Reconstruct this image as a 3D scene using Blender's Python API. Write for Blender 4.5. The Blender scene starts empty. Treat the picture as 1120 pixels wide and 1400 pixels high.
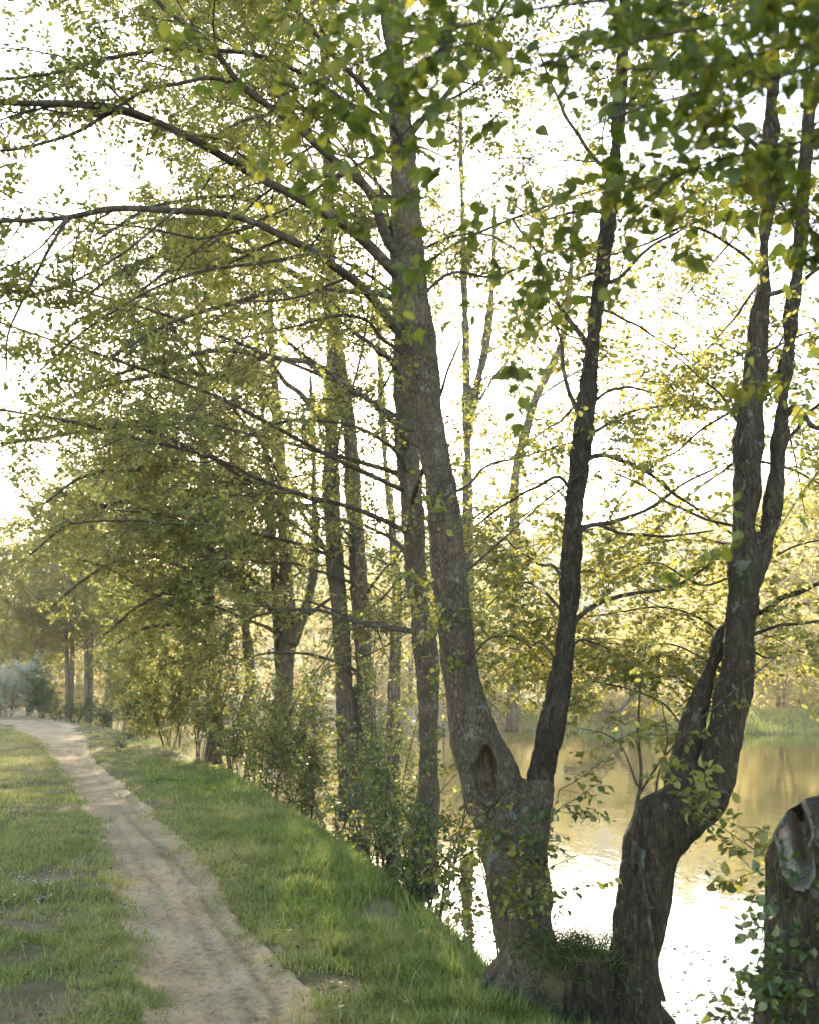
import bpy, math, random
import numpy as np
from mathutils import Vector, noise

SC = bpy.context.scene
R = math.radians
rng = np.random.default_rng(7)
random.seed(7)

# ------------------------------------------------------------------ camera
F = 35 / 36 * 1400                       # focal length in photo pixels
PITCH = math.atan(235 / F)
CAM = np.array([0.0, 0.0, 1.6])
cam = bpy.data.cameras.new('camera')
cam.sensor_fit = 'VERTICAL'; cam.sensor_height = 36; cam.sensor_width = 28.8; cam.lens = 35
cam.clip_start = 0.05; cam.clip_end = 5000
cam.dof.use_dof = True; cam.dof.focus_distance = 7.5; cam.dof.aperture_fstop = 3.0
camo = bpy.data.objects.new('camera', cam); SC.collection.objects.link(camo)
camo.location = CAM; camo.rotation_euler = (R(90) + PITCH, 0, 0)
SC.camera = camo


def ray(px, py):
    u = (px - 560) / F; v = (700 - py) / F
    c, s = math.cos(PITCH), math.sin(PITCH)
    return np.array([u, c - v * s, s + v * c])


def at(px, py, Y):
    d = ray(px, py)
    return CAM + d * (Y / d[1])


# ------------------------------------------------------------------ world, sun, exposure
sd = ray(408, 518); sd /= np.linalg.norm(sd)
SUN_EL = math.asin(sd[2]); SUN_AZ = math.atan2(sd[0], sd[1])
world = bpy.data.worlds.new('World'); SC.world = world; world.use_nodes = True
nt = world.node_tree; nt.nodes.clear()
sky = nt.nodes.new('ShaderNodeTexSky'); sky.sky_type = 'NISHITA'; sky.sun_disc = False
sky.sun_elevation = SUN_EL; sky.sun_rotation = SUN_AZ
sky.air_density = 1.0; sky.dust_density = .7; sky.ozone_density = 1.0
bg = nt.nodes.new('ShaderNodeBackground'); bg.inputs['Strength'].default_value = 0.14
wo = nt.nodes.new('ShaderNodeOutputWorld')
wm = nt.nodes.new('ShaderNodeMix'); wm.data_type = 'RGBA'; wm.blend_type = 'MULTIPLY'; wm.inputs[0].default_value = 1
wm.inputs[7].default_value = (1.0, .93, .82, 1); nt.links.new(sky.outputs[0], wm.inputs[6]); nt.links.new(wm.outputs[2], bg.inputs[0]); nt.links.new(bg.outputs[0], wo.inputs[0])
sun = bpy.data.lights.new('sun', 'SUN'); sun.energy = 4.0; sun.angle = R(0.6); sun.color = (1.0, 0.87, 0.68)
suno = bpy.data.objects.new('sun', sun); SC.collection.objects.link(suno)
suno.rotation_euler = Vector(sd).to_track_quat('Z', 'Y').to_euler()
suno.location = (-3, 20, 30)
SC.view_settings.view_transform = 'Standard'; SC.view_settings.look = 'None'
SC.view_settings.exposure = 2.85; SC.view_settings.gamma = 1; SC.view_settings.use_curve_mapping = False
SC.render.engine = 'CYCLES'
cy = SC.cycles
cy.max_bounces = 9; cy.diffuse_bounces = 6; cy.glossy_bounces = 3; cy.transmission_bounces = 4
cy.transparent_max_bounces = 4; cy.volume_bounces = 0; cy.volume_step_rate = 4; cy.volume_max_steps = 64
cy.use_denoising = True
cy.sample_clamp_direct = 2.0; cy.sample_clamp_indirect = 2.0; cy.use_adaptive_sampling = False; cy.caustics_reflective = False; cy.caustics_refractive = False

# ------------------------------------------------------------------ numeric helpers
import zlib


def reseed(word):
    global rng
    rng = np.random.default_rng(zlib.crc32(word.encode()))


_T = np.random.default_rng(99).random((256, 256))


def vn(x, y, s, k=0):
    """smooth value noise 0..1"""
    x = np.asarray(x, float) / s + 37.3 * k + 1000; y = np.asarray(y, float) / s + 17.9 * k + 1000
    xi = np.floor(x).astype(int); yi = np.floor(y).astype(int)
    fx = x - xi; fy = y - yi
    fx = fx * fx * (3 - 2 * fx); fy = fy * fy * (3 - 2 * fy)
    a = _T[xi % 256, yi % 256]; b = _T[(xi + 1) % 256, yi % 256]
    c = _T[xi % 256, (yi + 1) % 256]; d = _T[(xi + 1) % 256, (yi + 1) % 256]
    return (a * (1 - fx) + b * fx) * (1 - fy) + (c * (1 - fx) + d * fx) * fy


def sm(t):
    t = np.clip(t, 0, 1); return t * t * (3 - 2 * t)


def nrm(v):
    return v / np.maximum(np.linalg.norm(v, axis=-1, keepdims=True), 1e-9)


def resample(P, K, r=None):
    """Catmull-like smooth resample of a polyline to K points"""
    P = np.asarray(P, float)
    d = np.r_[0, np.cumsum(np.linalg.norm(np.diff(P, axis=0), axis=1))]
    t = np.linspace(0, d[-1], K)
    if len(P) > 2:
        m = np.gradient(P, d, axis=0)
        i = np.clip(np.searchsorted(d, t, side='right') - 1, 0, len(P) - 2)
        h = (d[i + 1] - d[i])[:, None]; s = ((t - d[i]) / h[:, 0])[:, None]
        Q = (2 * s**3 - 3 * s**2 + 1) * P[i] + (s**3 - 2 * s**2 + s) * h * m[i] + (-2 * s**3 + 3 * s**2) * P[i + 1] + (s**3 - s**2) * h * m[i + 1]
    else:
        Q = P[0] + (P[-1] - P[0]) * (t / d[-1])[:, None]
    if r is None:
        return Q
    return Q, np.interp(t, d, r)


class MB:
    """collects vertices and faces, builds one mesh object"""
    def __init__(self):
        self.v = []; self.f = {3: [], 4: []}; self.m = {3: [], 4: []}; self.n = 0

    def add(self, V, faces, mat=0):
        V = np.asarray(V, float).reshape(-1, 3)
        for f in faces:
            f = np.asarray(f, int)
            if len(f) == 0: continue
            k = f.shape[1]
            self.f[k].append(f + self.n); self.m[k].append(np.full(len(f), mat, int))
        self.v.append(V); self.n += len(V)

    def tubes(self, P, r, sides=6, mat=0, cap=False):
        P = np.asarray(P, float); r = np.asarray(r, float)
        if P.ndim == 2: P = P[None]; r = r[None]
        N, K, _ = P.shape
        if N == 0: return
        T = nrm(np.gradient(P, axis=1))
        mt = nrm(P[:, -1] - P[:, 0])
        ref = np.where(np.abs(mt[:, 2:3]) > 0.8, np.array([[1.0, 0, 0]]), np.array([[0, 0, 1.0]]))
        u = nrm(ref[:, None] - T * np.sum(ref[:, None] * T, -1, keepdims=True)); w = np.cross(T, u)
        a = np.arange(sides) / sides * 2 * np.pi
        V = P[:, :, None] + r[:, :, None, None] * (np.cos(a)[None, None, :, None] * u[:, :, None] + np.sin(a)[None, None, :, None] * w[:, :, None])
        k, s = np.meshgrid(np.arange(K - 1), np.arange(sides), indexing='ij')
        s2 = (s + 1) % sides
        q = np.stack([k * sides + s, k * sides + s2, (k + 1) * sides + s2, (k + 1) * sides + s], -1).reshape(-1, 4)
        Q = (q[None] + (np.arange(N) * K * sides)[:, None, None]).reshape(-1, 4)
        fs = [Q]
        if cap:
            tri = np.array([[0, i + 1, i] for i in range(1, sides - 1)]); tri2 = tri[:, ::-1] + (K - 1) * sides
            t = np.r_[tri, tri2]
            fs.append((t[None] + (np.arange(N) * K * sides)[:, None, None]).reshape(-1, 3))
        self.add(V, fs, mat)

    def leaves(self, pos, axis, nor, size, mat=0, fine=False, slim=1.0):
        pos = np.asarray(pos); N = len(pos)
        if N == 0: return
        X = nrm(axis); Z = nrm(nor - X * np.sum(nor * X, -1, keepdims=True)); Yv = np.cross(Z, X)
        if fine:
            t = np.array([0, .10, .34, .66, .90, 1.06, .33, .64, .10, .34, .66, .90, -.27, -.27, .03, .03])
            s = np.array([0, .19, .40, .34, .12, 0, 0, 0, -.19, -.40, -.34, -.12, .014, -.014, -.014, .014]) * slim
            z = np.array([0, .04, .12, .05, -.09, -.24, 0, -.03, .04, .12, .05, -.09, 0, 0, 0, 0])
            quads = [[0, 1, 2, 6], [6, 2, 3, 7], [7, 3, 4, 5], [0, 6, 9, 8], [6, 7, 10, 9], [7, 5, 11, 10], [12, 15, 14, 13]]
        else:
            t = np.array([0, .28, .75, 1.0, .75, .28]); s = np.array([0, .36, .34, 0, -.34, -.36]) * slim
            z = np.array([0, .08, .03, -.10, .03, .08])
            quads = [[0, 1, 2, 3], [0, 3, 4, 5]]
        size = np.asarray(size)[:, None, None]
        curl = rng.uniform(-.6, 1.8, (N, 1, 1)); wob = rng.uniform(.8, 1.15, (N, 1, 1))
        V = pos[:, None] + size * (t[None, :, None] * X[:, None] + wob * s[None, :, None] * Yv[:, None] + curl * z[None, :, None] * Z[:, None])
        k = len(t); q = np.array(quads)
        self.add(V, [(q[None] + (np.arange(N) * k)[:, None, None]).reshape(-1, 4)], mat)

    def data(self):
        V = np.concatenate(self.v) if self.v else np.zeros((0, 3))
        q = np.concatenate(self.f[4]) if self.f[4] else np.zeros((0, 4), int)
        t = np.concatenate(self.f[3]) if self.f[3] else np.zeros((0, 3), int)
        mi = np.concatenate(self.m[4] + self.m[3]) if (self.m[4] or self.m[3]) else np.zeros(0, int)
        return V, q, t, mi

    def mesh(self, name, mats, base=(0, 0, 0), smooth=True):
        V, q, t, mi = self.data()
        V = V - np.asarray(base, float)
        me = bpy.data.meshes.new(name)
        me.vertices.add(len(V)); me.vertices.foreach_set('co', V.astype(np.float32).ravel())
        loops = np.r_[q.ravel(), t.ravel()]
        me.loops.add(len(loops)); me.loops.foreach_set('vertex_index', loops.astype(np.int32))
        me.polygons.add(len(q) + len(t))
        st = np.r_[np.arange(len(q)) * 4, len(q) * 4 + np.arange(len(t)) * 3]
        me.polygons.foreach_set('loop_start', st.astype(np.int32))
        me.polygons.foreach_set('material_index', mi.astype(np.int32))
        me.polygons.foreach_set('use_smooth', np.full(len(q) + len(t), smooth))
        for m in (mats if isinstance(mats, (list, tuple)) else [mats]): me.materials.append(m)
        me.update(calc_edges=True)
        return me

    def obj(self, name, mats, parent=None, smooth=True):
        base = np.array(parent.location) if parent is not None and parent.parent is None else np.zeros(3)
        if parent is not None and parent.parent is not None: base = np.array(parent.parent.location)
        o = bpy.data.objects.new(name, self.mesh(name, mats, base, smooth)); SC.collection.objects.link(o)
        if parent is not None: o.parent = parent
        return o


def tag(o, label=None, cat=None, group=None, kind=None):
    if label: o['label'] = label
    if cat: o['category'] = cat
    if group: o['group'] = group
    if kind: o['kind'] = kind
    return o


def thing(name, label, cat, loc, group=None):
    o = bpy.data.objects.new(name, None); SC.collection.objects.link(o)
    o.empty_display_size = 0.2; o.location = [float(a) for a in loc]
    return tag(o, label, cat, group)


# ------------------------------------------------------------------ materials
class NG:
    def __init__(self, name):
        self.mat = bpy.data.materials.new(name); self.mat.use_nodes = True
        self.t = self.mat.node_tree; self.t.nodes.clear()
        self.out = self.n('ShaderNodeOutputMaterial')

    def n(self, typ, **kw):
        nd = self.t.nodes.new(typ)
        for k, v in kw.items():
            if k in nd.inputs: self.set(nd.inputs[k], v)
            else: setattr(nd, k, v)
        return nd

    def set(self, inp, v):
        if isinstance(v, bpy.types.NodeSocket): self.t.links.new(v, inp)
        else: inp.default_value = v

    def coord(self, scale=(1, 1, 1)):
        tc = self.n('ShaderNodeTexCoord'); mp = self.n('ShaderNodeMapping')
        self.set(mp.inputs['Vector'], tc.outputs['Object']); mp.inputs['Scale'].default_value = scale
        return mp.outputs[0]

    def noise(self, vec, scale, detail=4, rough=.55, out=0, dist=0.0):
        nd = self.n('ShaderNodeTexNoise'); self.set(nd.inputs['Vector'], vec)
        nd.inputs['Scale'].default_value = scale; nd.inputs['Detail'].default_value = detail
        nd.inputs['Roughness'].default_value = rough; nd.inputs['Distortion'].default_value = dist
        return nd.outputs[out]

    def ramp(self, fac, stops, interp='LINEAR'):
        nd = self.n('ShaderNodeValToRGB'); self.set(nd.inputs[0], fac); cr = nd.color_ramp; cr.interpolation = interp
        while len(cr.elements) < len(stops): cr.elements.new(0.5)
        for e, (p, c) in zip(cr.elements, stops):
            e.position = p; e.color = (c, c, c, 1) if isinstance(c, (int, float)) else (*c, 1)
        return nd.outputs[0]

    def mix(self, fac, a, b, mode='MIX'):
        nd = self.n('ShaderNodeMix', data_type='RGBA', blend_type=mode)
        for i, v in ((0, fac), (6, a), (7, b)):
            if isinstance(v, tuple): v = (*v, 1)
            self.set(nd.inputs[i], v)
        return nd.outputs[2]

    def math(self, op, a, b=0.0):
        nd = self.n('ShaderNodeMath', operation=op); self.set(nd.inputs[0], a); self.set(nd.inputs[1], b)
        return nd.outputs[0]

    def bump(self, h, strength, dist, normal=None):
        nd = self.n('ShaderNodeBump'); nd.inputs['Strength'].default_value = strength; nd.inputs['Distance'].default_value = dist
        self.set(nd.inputs['Height'], h)
        if normal is not None: self.set(nd.inputs['Normal'], normal)
        return nd.outputs[0]

    def finish(self, sh):
        self.t.links.new(sh, self.out.inputs[0]); return self.mat

    def principled(self, col, rough=.8, normal=None, spec=.3, **kw):
        p = self.n('ShaderNodeBsdfPrincipled'); self.set(p.inputs['Base Color'], (*col, 1) if isinstance(col, tuple) else col)
        self.set(p.inputs['Roughness'], rough); self.set(p.inputs['Specular IOR Level'], spec)
        if normal is not None: self.set(p.inputs['Normal'], normal)
        return self.finish(p.outputs[0])


def leaf_mat(name, refl, trans, mixf=.5, gloss=.05):
    """refl / trans: three colours each, spread per leaf"""
    g = NG(name)
    geo = g.n('ShaderNodeNewGeometry'); rnd = geo.outputs['Random Per Island']
    big = g.noise(g.coord(), .9, 3)
    f = g.math('ADD', g.math('MULTIPLY', rnd, .75), g.math('MULTIPLY', g.math('SUBTRACT', big, .5), 1.1))
    f = g.math('ADD', f, .12)
    cr = g.ramp(f, [(0.0, refl[0]), (.5, refl[1]), (1, refl[2])])
    ct = g.ramp(f, [(0.0, trans[0]), (.5, trans[1]), (1, trans[2])])
    d = g.n('ShaderNodeBsdfDiffuse'); g.set(d.inputs[0], cr)
    t = g.n('ShaderNodeBsdfTranslucent'); g.set(t.inputs[0], ct)
    ms = g.n('ShaderNodeMixShader'); ms.inputs[0].default_value = mixf
    g.t.links.new(d.outputs[0], ms.inputs[1]); g.t.links.new(t.outputs[0], ms.inputs[2])
    gl = g.n('ShaderNodeBsdfGlossy'); gl.inputs['Roughness'].default_value = .38; gl.inputs[0].default_value = (.85, .82, .65, 1)
    m2 = g.n('ShaderNodeMixShader'); m2.inputs[0].default_value = gloss
    g.t.links.new(ms.outputs[0], m2.inputs[1]); g.t.links.new(gl.outputs[0], m2.inputs[2])
    return g.finish(m2.outputs[0])


def bark_mat(name, plate, crev, scale=26,  lichen=.0, moss=.0, zsc=.55, bump=.03, tone2=None, ridge=0.0):
    g = NG(name)
    c = g.coord((1, 1, zsc))
    wob = g.noise(c, 5, 4, .6, out=1)
    v2 = g.mix(.035, c, wob, 'LINEAR_LIGHT')
    vo = g.n('ShaderNodeTexVoronoi', feature='DISTANCE_TO_EDGE'); g.set(vo.inputs['Vector'], v2); vo.inputs['Scale'].default_value = scale
    rd = g.n('ShaderNodeTexNoise'); g.set(rd.inputs['Vector'], g.coord((1, 1, .22))); rd.inputs['Scale'].default_value = scale * .8; rd.inputs['Detail'].default_value = 5; rd.inputs['Roughness'].default_value = .6; rd.inputs['Distortion'].default_value = .5
    rdg = g.ramp(g.math('ABSOLUTE', g.math('SUBTRACT', rd.outputs[0], .5)), [(.0, 0.0), (.05, .45), (.14, 1.0)])
    vc = g.n('ShaderNodeTexVoronoi', feature='F1'); g.set(vc.inputs['Vector'], v2); vc.inputs['Scale'].default_value = scale
    brk = g.noise(c, 14, 4, .7)
    fade = g.ramp(g.noise(c, 4.5, 3, .6), [(.48, 0.0), (.74, .14)])
    edge = g.ramp(g.math('ADD', g.math('ADD', vo.outputs['Distance'], g.math('MULTIPLY', g.math('SUBTRACT', brk, .5), .30)), fade), [(.0, 0.0), (.06, .5), (.22, 1.0)])
    if ridge > 0: edge = g.mix(ridge, edge, rdg)
    fine = g.noise(c, 70, 5, .65)
    mid = g.noise(c, 9, 5, .6)
    col = g.mix(edge, crev, plate)
    col = g.mix(g.ramp(vc.outputs['Color'], [(0.1, 0.0), (.9, .45)]), col, tone2 or tuple(a * 1.7 for a in plate))
    col = g.mix(g.ramp(fine, [(.35, 0.0), (.7, .4)]), col, tuple(a * .35 for a in plate))
    col = g.mix(g.ramp(mid, [(.35, .35), (.65, 0.0)]), col, tuple(a * .4 for a in plate))
    if lichen > 0:
        ln = g.noise(g.coord(), 11, 6, .62, dist=.3); lm = g.ramp(ln, [(.66 - lichen * .1, 0.0), (.70 - lichen * .1, .7)])
        ls = g.noise(g.coord(), 48, 3, .6); lm2 = g.ramp(ls, [(.72 - lichen * .06, 0.0), (.76 - lichen * .06, .6)])
        col = g.mix(lm, col, (.24, .245, .205)); col = g.mix(lm2, col, (.30, .31, .27))
    if moss > 0:
        mn = g.noise(g.coord(), 3.2, 5, .6); mm = g.ramp(mn, [(.56, 0.0), (.70, moss)])
        col = g.mix(mm, col, (.055, .065, .018))
    h = g.math('ADD', edge, g.math('MULTIPLY', fine, .45)); h = g.math('ADD', h, g.math('MULTIPLY', mid, .7))
    return g.principled(col, .9, g.bump(h, 1.0, bump), .15)


M = {}
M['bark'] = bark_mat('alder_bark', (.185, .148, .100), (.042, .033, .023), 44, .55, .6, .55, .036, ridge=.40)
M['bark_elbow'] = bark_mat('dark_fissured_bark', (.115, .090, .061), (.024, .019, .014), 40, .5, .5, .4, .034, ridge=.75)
M['bark_dark'] = bark_mat('dark_bark', (.082, .066, .048), (.016, .013, .010), 30, .0, .25, .4, .032, ridge=.8)  # darker, ridged bark of the right-hand stem and the sawn stump
M['bark_mid'] = bark_mat('furrowed_bark', (.180, .146, .100), (.045, .036, .026), 28, .1, .4, .3, .03, ridge=.8)
M['bark_pale'] = bark_mat('far_bark', (.16, .135, .095), (.05, .04, .03), 14, .3, .2, .35, .02)
g = NG('twig_bark'); n1 = g.noise(g.coord(), 30, 4)
M['twig'] = g.principled(g.ramp(n1, [(.35, (.030, .024, .017)), (.65, (.085, .070, .050))]), .85, None, .2)
g = NG('limb_bark'); n1 = g.noise(g.coord(), 24, 5); n2 = g.noise(g.coord(), 9, 5, .6)
cc = g.ramp(n1, [(.3, (.026, .021, .015)), (.7, (.085, .070, .050))]); cc = g.mix(g.ramp(n2, [(.55, 0.0), (.66, .6)]), cc, (.16, .155, .12))
M['limb'] = g.principled(cc, .9, g.bump(n1, .8, .012), .15)
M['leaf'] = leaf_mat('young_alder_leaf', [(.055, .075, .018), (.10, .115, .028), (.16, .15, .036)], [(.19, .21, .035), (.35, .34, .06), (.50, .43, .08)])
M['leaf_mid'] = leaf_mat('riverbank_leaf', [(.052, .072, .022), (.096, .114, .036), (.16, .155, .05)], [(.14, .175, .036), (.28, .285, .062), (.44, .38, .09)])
M['leaf_sun'] = leaf_mat('sunlit_spring_leaf', [(.08, .095, .026), (.15, .155, .045), (.23, .205, .075)], [(.22, .24, .045), (.40, .37, .08), (.56, .47, .13)])  # young leaf made paler and yellower, sunlight put into its colour
M['twig_far'] = bark_mat('pale_far_twig', (.26, .22, .14), (.16, .13, .09), 10, 0, 0)
M['leaf_near'] = leaf_mat('broad_green_leaf', [(.030, .049, .010), (.055, .076, .016), (.13, .125, .024)], [(.11, .155, .016), (.22, .255, .03), (.52, .45, .05)], .5, .035)
M['leaf_shrub'] = leaf_mat('shrub_leaf', [(.035, .060, .020), (.062, .092, .030), (.12, .13, .035)], [(.07, .11, .02), (.15, .19, .03), (.30, .28, .05)], .45, .06)
M['leaf_gold'] = leaf_mat('sunlit_far_leaf', [(.20, .185, .07), (.28, .245, .10), (.36, .31, .15)], [(.44, .40, .13), (.60, .51, .19), (.70, .58, .26)], .60, .03)  # golden backlit glow of the far trees is put into this leaf colour
M['leaf_far'] = leaf_mat('far_row_leaf', [(.08, .095, .03), (.13, .135, .042), (.18, .165, .055)], [(.18, .19, .04), (.30, .28, .06), (.42, .36, .08)], .5, .03)
M['leaf_silver'] = leaf_mat('silver_leaf', [(.30, .29, .22), (.42, .40, .32), (.52, .49, .40)], [(.20, .21, .15), (.28, .28, .22), (.34, .33, .28)], .35, .04)
M['leaf_broom'] = leaf_mat('broom_leaf', [(.05, .075, .035), (.075, .10, .045), (.11, .125, .055)], [(.07, .10, .03), (.12, .15, .04), (.18, .19, .06)], .35, .03)
g = NG('heartwood'); c = g.coord((1, 1, .25)); n1 = g.noise(c, 26, 6, .65)
M['heart'] = g.principled(g.ramp(n1, [(.3, (.040, .028, .018)), (.5, (.13, .095, .060)), (.72, (.27, .205, .135))]), .9, g.bump(n1, 1, .02), .1)
g = NG('weathered_wood'); c = g.coord((1, 1, .22)); n1 = g.noise(c, 30, 6, .65); n2 = g.noise(g.coord(), 7, 4, .6)
cc = g.ramp(n1, [(.3, (.07, .055, .042)), (.55, (.24, .205, .165)), (.75, (.40, .36, .31))]); cc = g.mix(g.ramp(n2, [(.52, 0.0), (.62, .6)]), cc, (.26, .14, .06))
M['pale_wood'] = g.principled(cc, .85, g.bump(n1, 1, .015), .15)
g = NG('smooth_callus'); n1 = g.noise(g.coord(), 22, 6, .65)
M['callus'] = g.principled(g.ramp(n1, [(.3, (.05, .042, .033)), (.7, (.17, .15, .122))]), .85, g.bump(n1, .7, .012), .2)

# ground: soil and thatch under the blades
g = NG('turf_soil'); c = g.coord(); n1 = g.noise(c, 1.1, 6, .6); n2 = g.noise(c, 14, 6, .65); n3 = g.noise(c, 90, 3)
cc = g.ramp(n1, [(.42, (.27, .205, .13)), (.54, (.17, .14, .07)), (.70, (.085, .085, .03))])
cc = g.mix(g.ramp(n2, [(.35, .4), (.55, 0.0)]), cc, (.07, .055, .032)); cc = g.mix(g.ramp(n3, [(.4, .25), (.6, 0.0)]), cc, (.05, .042, .022))
M['soil'] = g.principled(cc, .95, g.bump(g.math('ADD', n2, n3), 1, .04), .1)
g = NG('trodden_dirt'); c = g.coord(); n1 = g.noise(c, 1.6, 6, .6); n2 = g.noise(c, 22, 6, .7); n3 = g.noise(c, 130, 3, .6)
cc = g.ramp(n1, [(.3, (.27, .195, .115)), (.55, (.40, .295, .178)), (.75, (.48, .37, .235))])
cc = g.mix(g.ramp(n2, [(.32, .7), (.5, 0.0)]), cc, (.115, .083, .052)); cc = g.mix(g.ramp(n2, [(.58, 0.0), (.72, .5)]), cc, (.43, .34, .235)); cc = g.mix(g.ramp(n3, [(.62, 0.0), (.72, .5)]), cc, (.36, .31, .24))
cc = g.mix(g.ramp(n3, [(.28, .5), (.38, 0.0)]), cc, (.075, .055, .036))
M['dirt'] = g.principled(cc, .95, g.bump(g.math('ADD', n2, g.math('MULTIPLY', n3, .6)), 1, .022), .1)
g = NG('river_water'); c = g.coord((1, .35, 1)); n1 = g.noise(c, 2.2, 3, .5); n2 = g.noise(g.coord((1, .5, 1)), 9, 2, .5)
M['water'] = g.principled((.035, .032, .010), .015, g.bump(g.math('ADD', n1, g.math('MULTIPLY', n2, .35)), .4, .014), .5)


def grass_mat(name, cols, trans):
    g = NG(name)
    a = g.n('ShaderNodeAttribute', attribute_name='dry'); geo = g.n('ShaderNodeNewGeometry')
    f = g.math('ADD', a.outputs['Fac'], g.math('MULTIPLY', g.math('SUBTRACT', geo.outputs['Random Per Island'], .5), .75))
    cr = g.ramp(f, [(0, cols[0]), (.35, cols[1]), (.65, cols[2]), (1, cols[3])])
    ct = g.ramp(f, [(0, trans[0]), (.35, trans[1]), (.65, trans[2]), (1, trans[3])])
    d = g.n('ShaderNodeBsdfDiffuse'); g.set(d.inputs[0], cr); t = g.n('ShaderNodeBsdfTranslucent'); g.set(t.inputs[0], ct)
    ms = g.n('ShaderNodeMixShader'); ms.inputs[0].default_value = .4
    g.t.links.new(d.outputs[0], ms.inputs[1]); g.t.links.new(t.outputs[0], ms.inputs[2])
    gl = g.n('ShaderNodeBsdfGlossy'); gl.inputs['Roughness'].default_value = .4
    m2 = g.n('ShaderNodeMixShader'); m2.inputs[0].default_value = .035
    g.t.links.new(ms.outputs[0], m2.inputs[1]); g.t.links.new(gl.outputs[0], m2.inputs[2])
    return g.finish(m2.outputs[0])


M['grass'] = grass_mat('meadow_grass', [(.088, .142, .022), (.152, .184, .040), (.265, .245, .080), (.39, .33, .155)],
                       [(.12, .19, .025), (.20, .25, .04), (.32, .29, .085), (.40, .33, .15)])

# ------------------------------------------------------------------ ground shape
BY = [-40, -5, 2, 4, 5.5, 7, 9, 12, 16, 20, 24, 30, 40, 50, 70, 100, 200, 400]
BX = [12, 5, 3.0, 2.25, 1.75, 1.3, .75, -.1, -1.2, -2.4, -4.0, -6.3, -10.8, -15.5, -26, -46, -125, -280]
FX = [-600, -300, -140, -60, -30, -10, 0, 10, 25, 60, 150, 600]
FY = [800, 480, 250, 145, 98, 70, 60, 53, 51, 62, 95, 220]
WATER = -0.92
PATH_PX = [(-60, 966, 0), (20, 978, 70), (72, 1000, 62), (112, 1050, 50), (155, 1100, 82), (190, 1150, 110), (222, 1200, 135), (247, 1250, 165), (278, 1300, 198), (322, 1400, 235)]


def flat_hit(px, py):
    d = ray(px, py); return CAM + d * (-1.6 / d[2])


_pc = np.array([flat_hit(p[0], p[1])[:2] for p in PATH_PX])
_pc = np.r_[[[-110, 92], [-60, 66]], _pc, [[-.72, 3.4], [-.62, 2.0], [-.5, -4]]]
PATH = resample(np.c_[_pc, np.zeros(len(_pc))], 260)[:, :2]


def path_dist(x, y):
    x = np.asarray(x, float); y = np.asarray(y, float); best = np.full(x.shape, 1e9)
    P = PATH[::2]
    for a, b in zip(P[:-1], P[1:]):
        d = b - a; L = d @ d
        t = np.clip(((x - a[0]) * d[0] + (y - a[1]) * d[1]) / L, 0, 1)
        best = np.minimum(best, np.hypot(x - a[0] - t * d[0], y - a[1] - t * d[1]))
    return best


def path_half(y):
    return np.interp(y, [0, 6, 9, 13, 20, 26, 32, 44, 60], [.39, .40, .38, .36, .34, .42, .75, 1.6, 2.2])


def gz(x, y, groove=True, deep=.0):
    x = np.asarray(x, float); y = np.asarray(y, float)
    s = x - (np.interp(y, BY, BX) - 1.25)
    und = (vn(x, y, 2.3, 1) - .5) * .09 + (vn(x, y, .7, 2) - .5) * .05
    near = und - 1.05 * sm(s / 1.55) - 1.2 * sm((s - 1.4) / 4.0) - .08 * sm((s + 1.6) / 1.8)
    yf = np.interp(x, FX, FY); q = y - yf
    far = -2.2 + 1.35 * sm((q + 3) / 3.4) + .95 * sm(q / 9.0) + np.clip(q - 6, 0, 400) * .012 + und * .6
    z = np.maximum(near, far)
    if groove:
        d = path_dist(x, y); w = path_half(y)
        z = z - (.07 + deep) * sm((w + .12 - d) / .22) * (d < w + .2)
    return z


def ground_hit(px, py):
    d = ray(px, py); t = np.linspace(.5, 120, 6000)
    P = CAM + d * t[:, None]; z = gz(P[:, 0], P[:, 1], False)
    i = np.argmax(P[:, 2] < z); return P[i]


def axis_grid(lo, hi, fine_lo, fine_hi, step, grow=1.09):
    a = list(np.arange(fine_lo, fine_hi, step)); s = step
    x = a[-1]
    while x < hi: s *= grow; x += s; a.append(x)
    x = a[0]; s = step; pre = []
    while x > lo: s *= grow; x -= s; pre.append(x)
    return np.array(pre[::-1] + a)


def grid_obj(name, X, Y, Z, mat, kind='structure', smooth=True):
    nx, ny = X.shape
    i, j = np.meshgrid(np.arange(nx - 1), np.arange(ny - 1), indexing='ij')
    q = np.stack([i * ny + j, (i + 1) * ny + j, (i + 1) * ny + j + 1, i * ny + j + 1], -1).reshape(-1, 4)
    b = MB(); b.add(np.stack([X, Y, Z], -1), [q]); o = b.obj(name, mat, None, smooth)
    return tag(o, kind=kind)


gx = axis_grid(-600, 700, -5, 3.5, .06, 1.06); gy = axis_grid(-60, 560, 3.2, 14, .06, 1.045)
GX, GY = np.meshgrid(gx, gy, indexing='ij')
grid_obj('ground', GX, GY, gz(GX, GY, True, .05), M['soil'])
b = MB(); b.add([[-600, -60, WATER], [700, -60, WATER], [700, 520, WATER], [-600, 520, WATER]], [[[0, 1, 2, 3]]])
tag(b.obj('water', M['water']), kind='structure')

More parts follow.
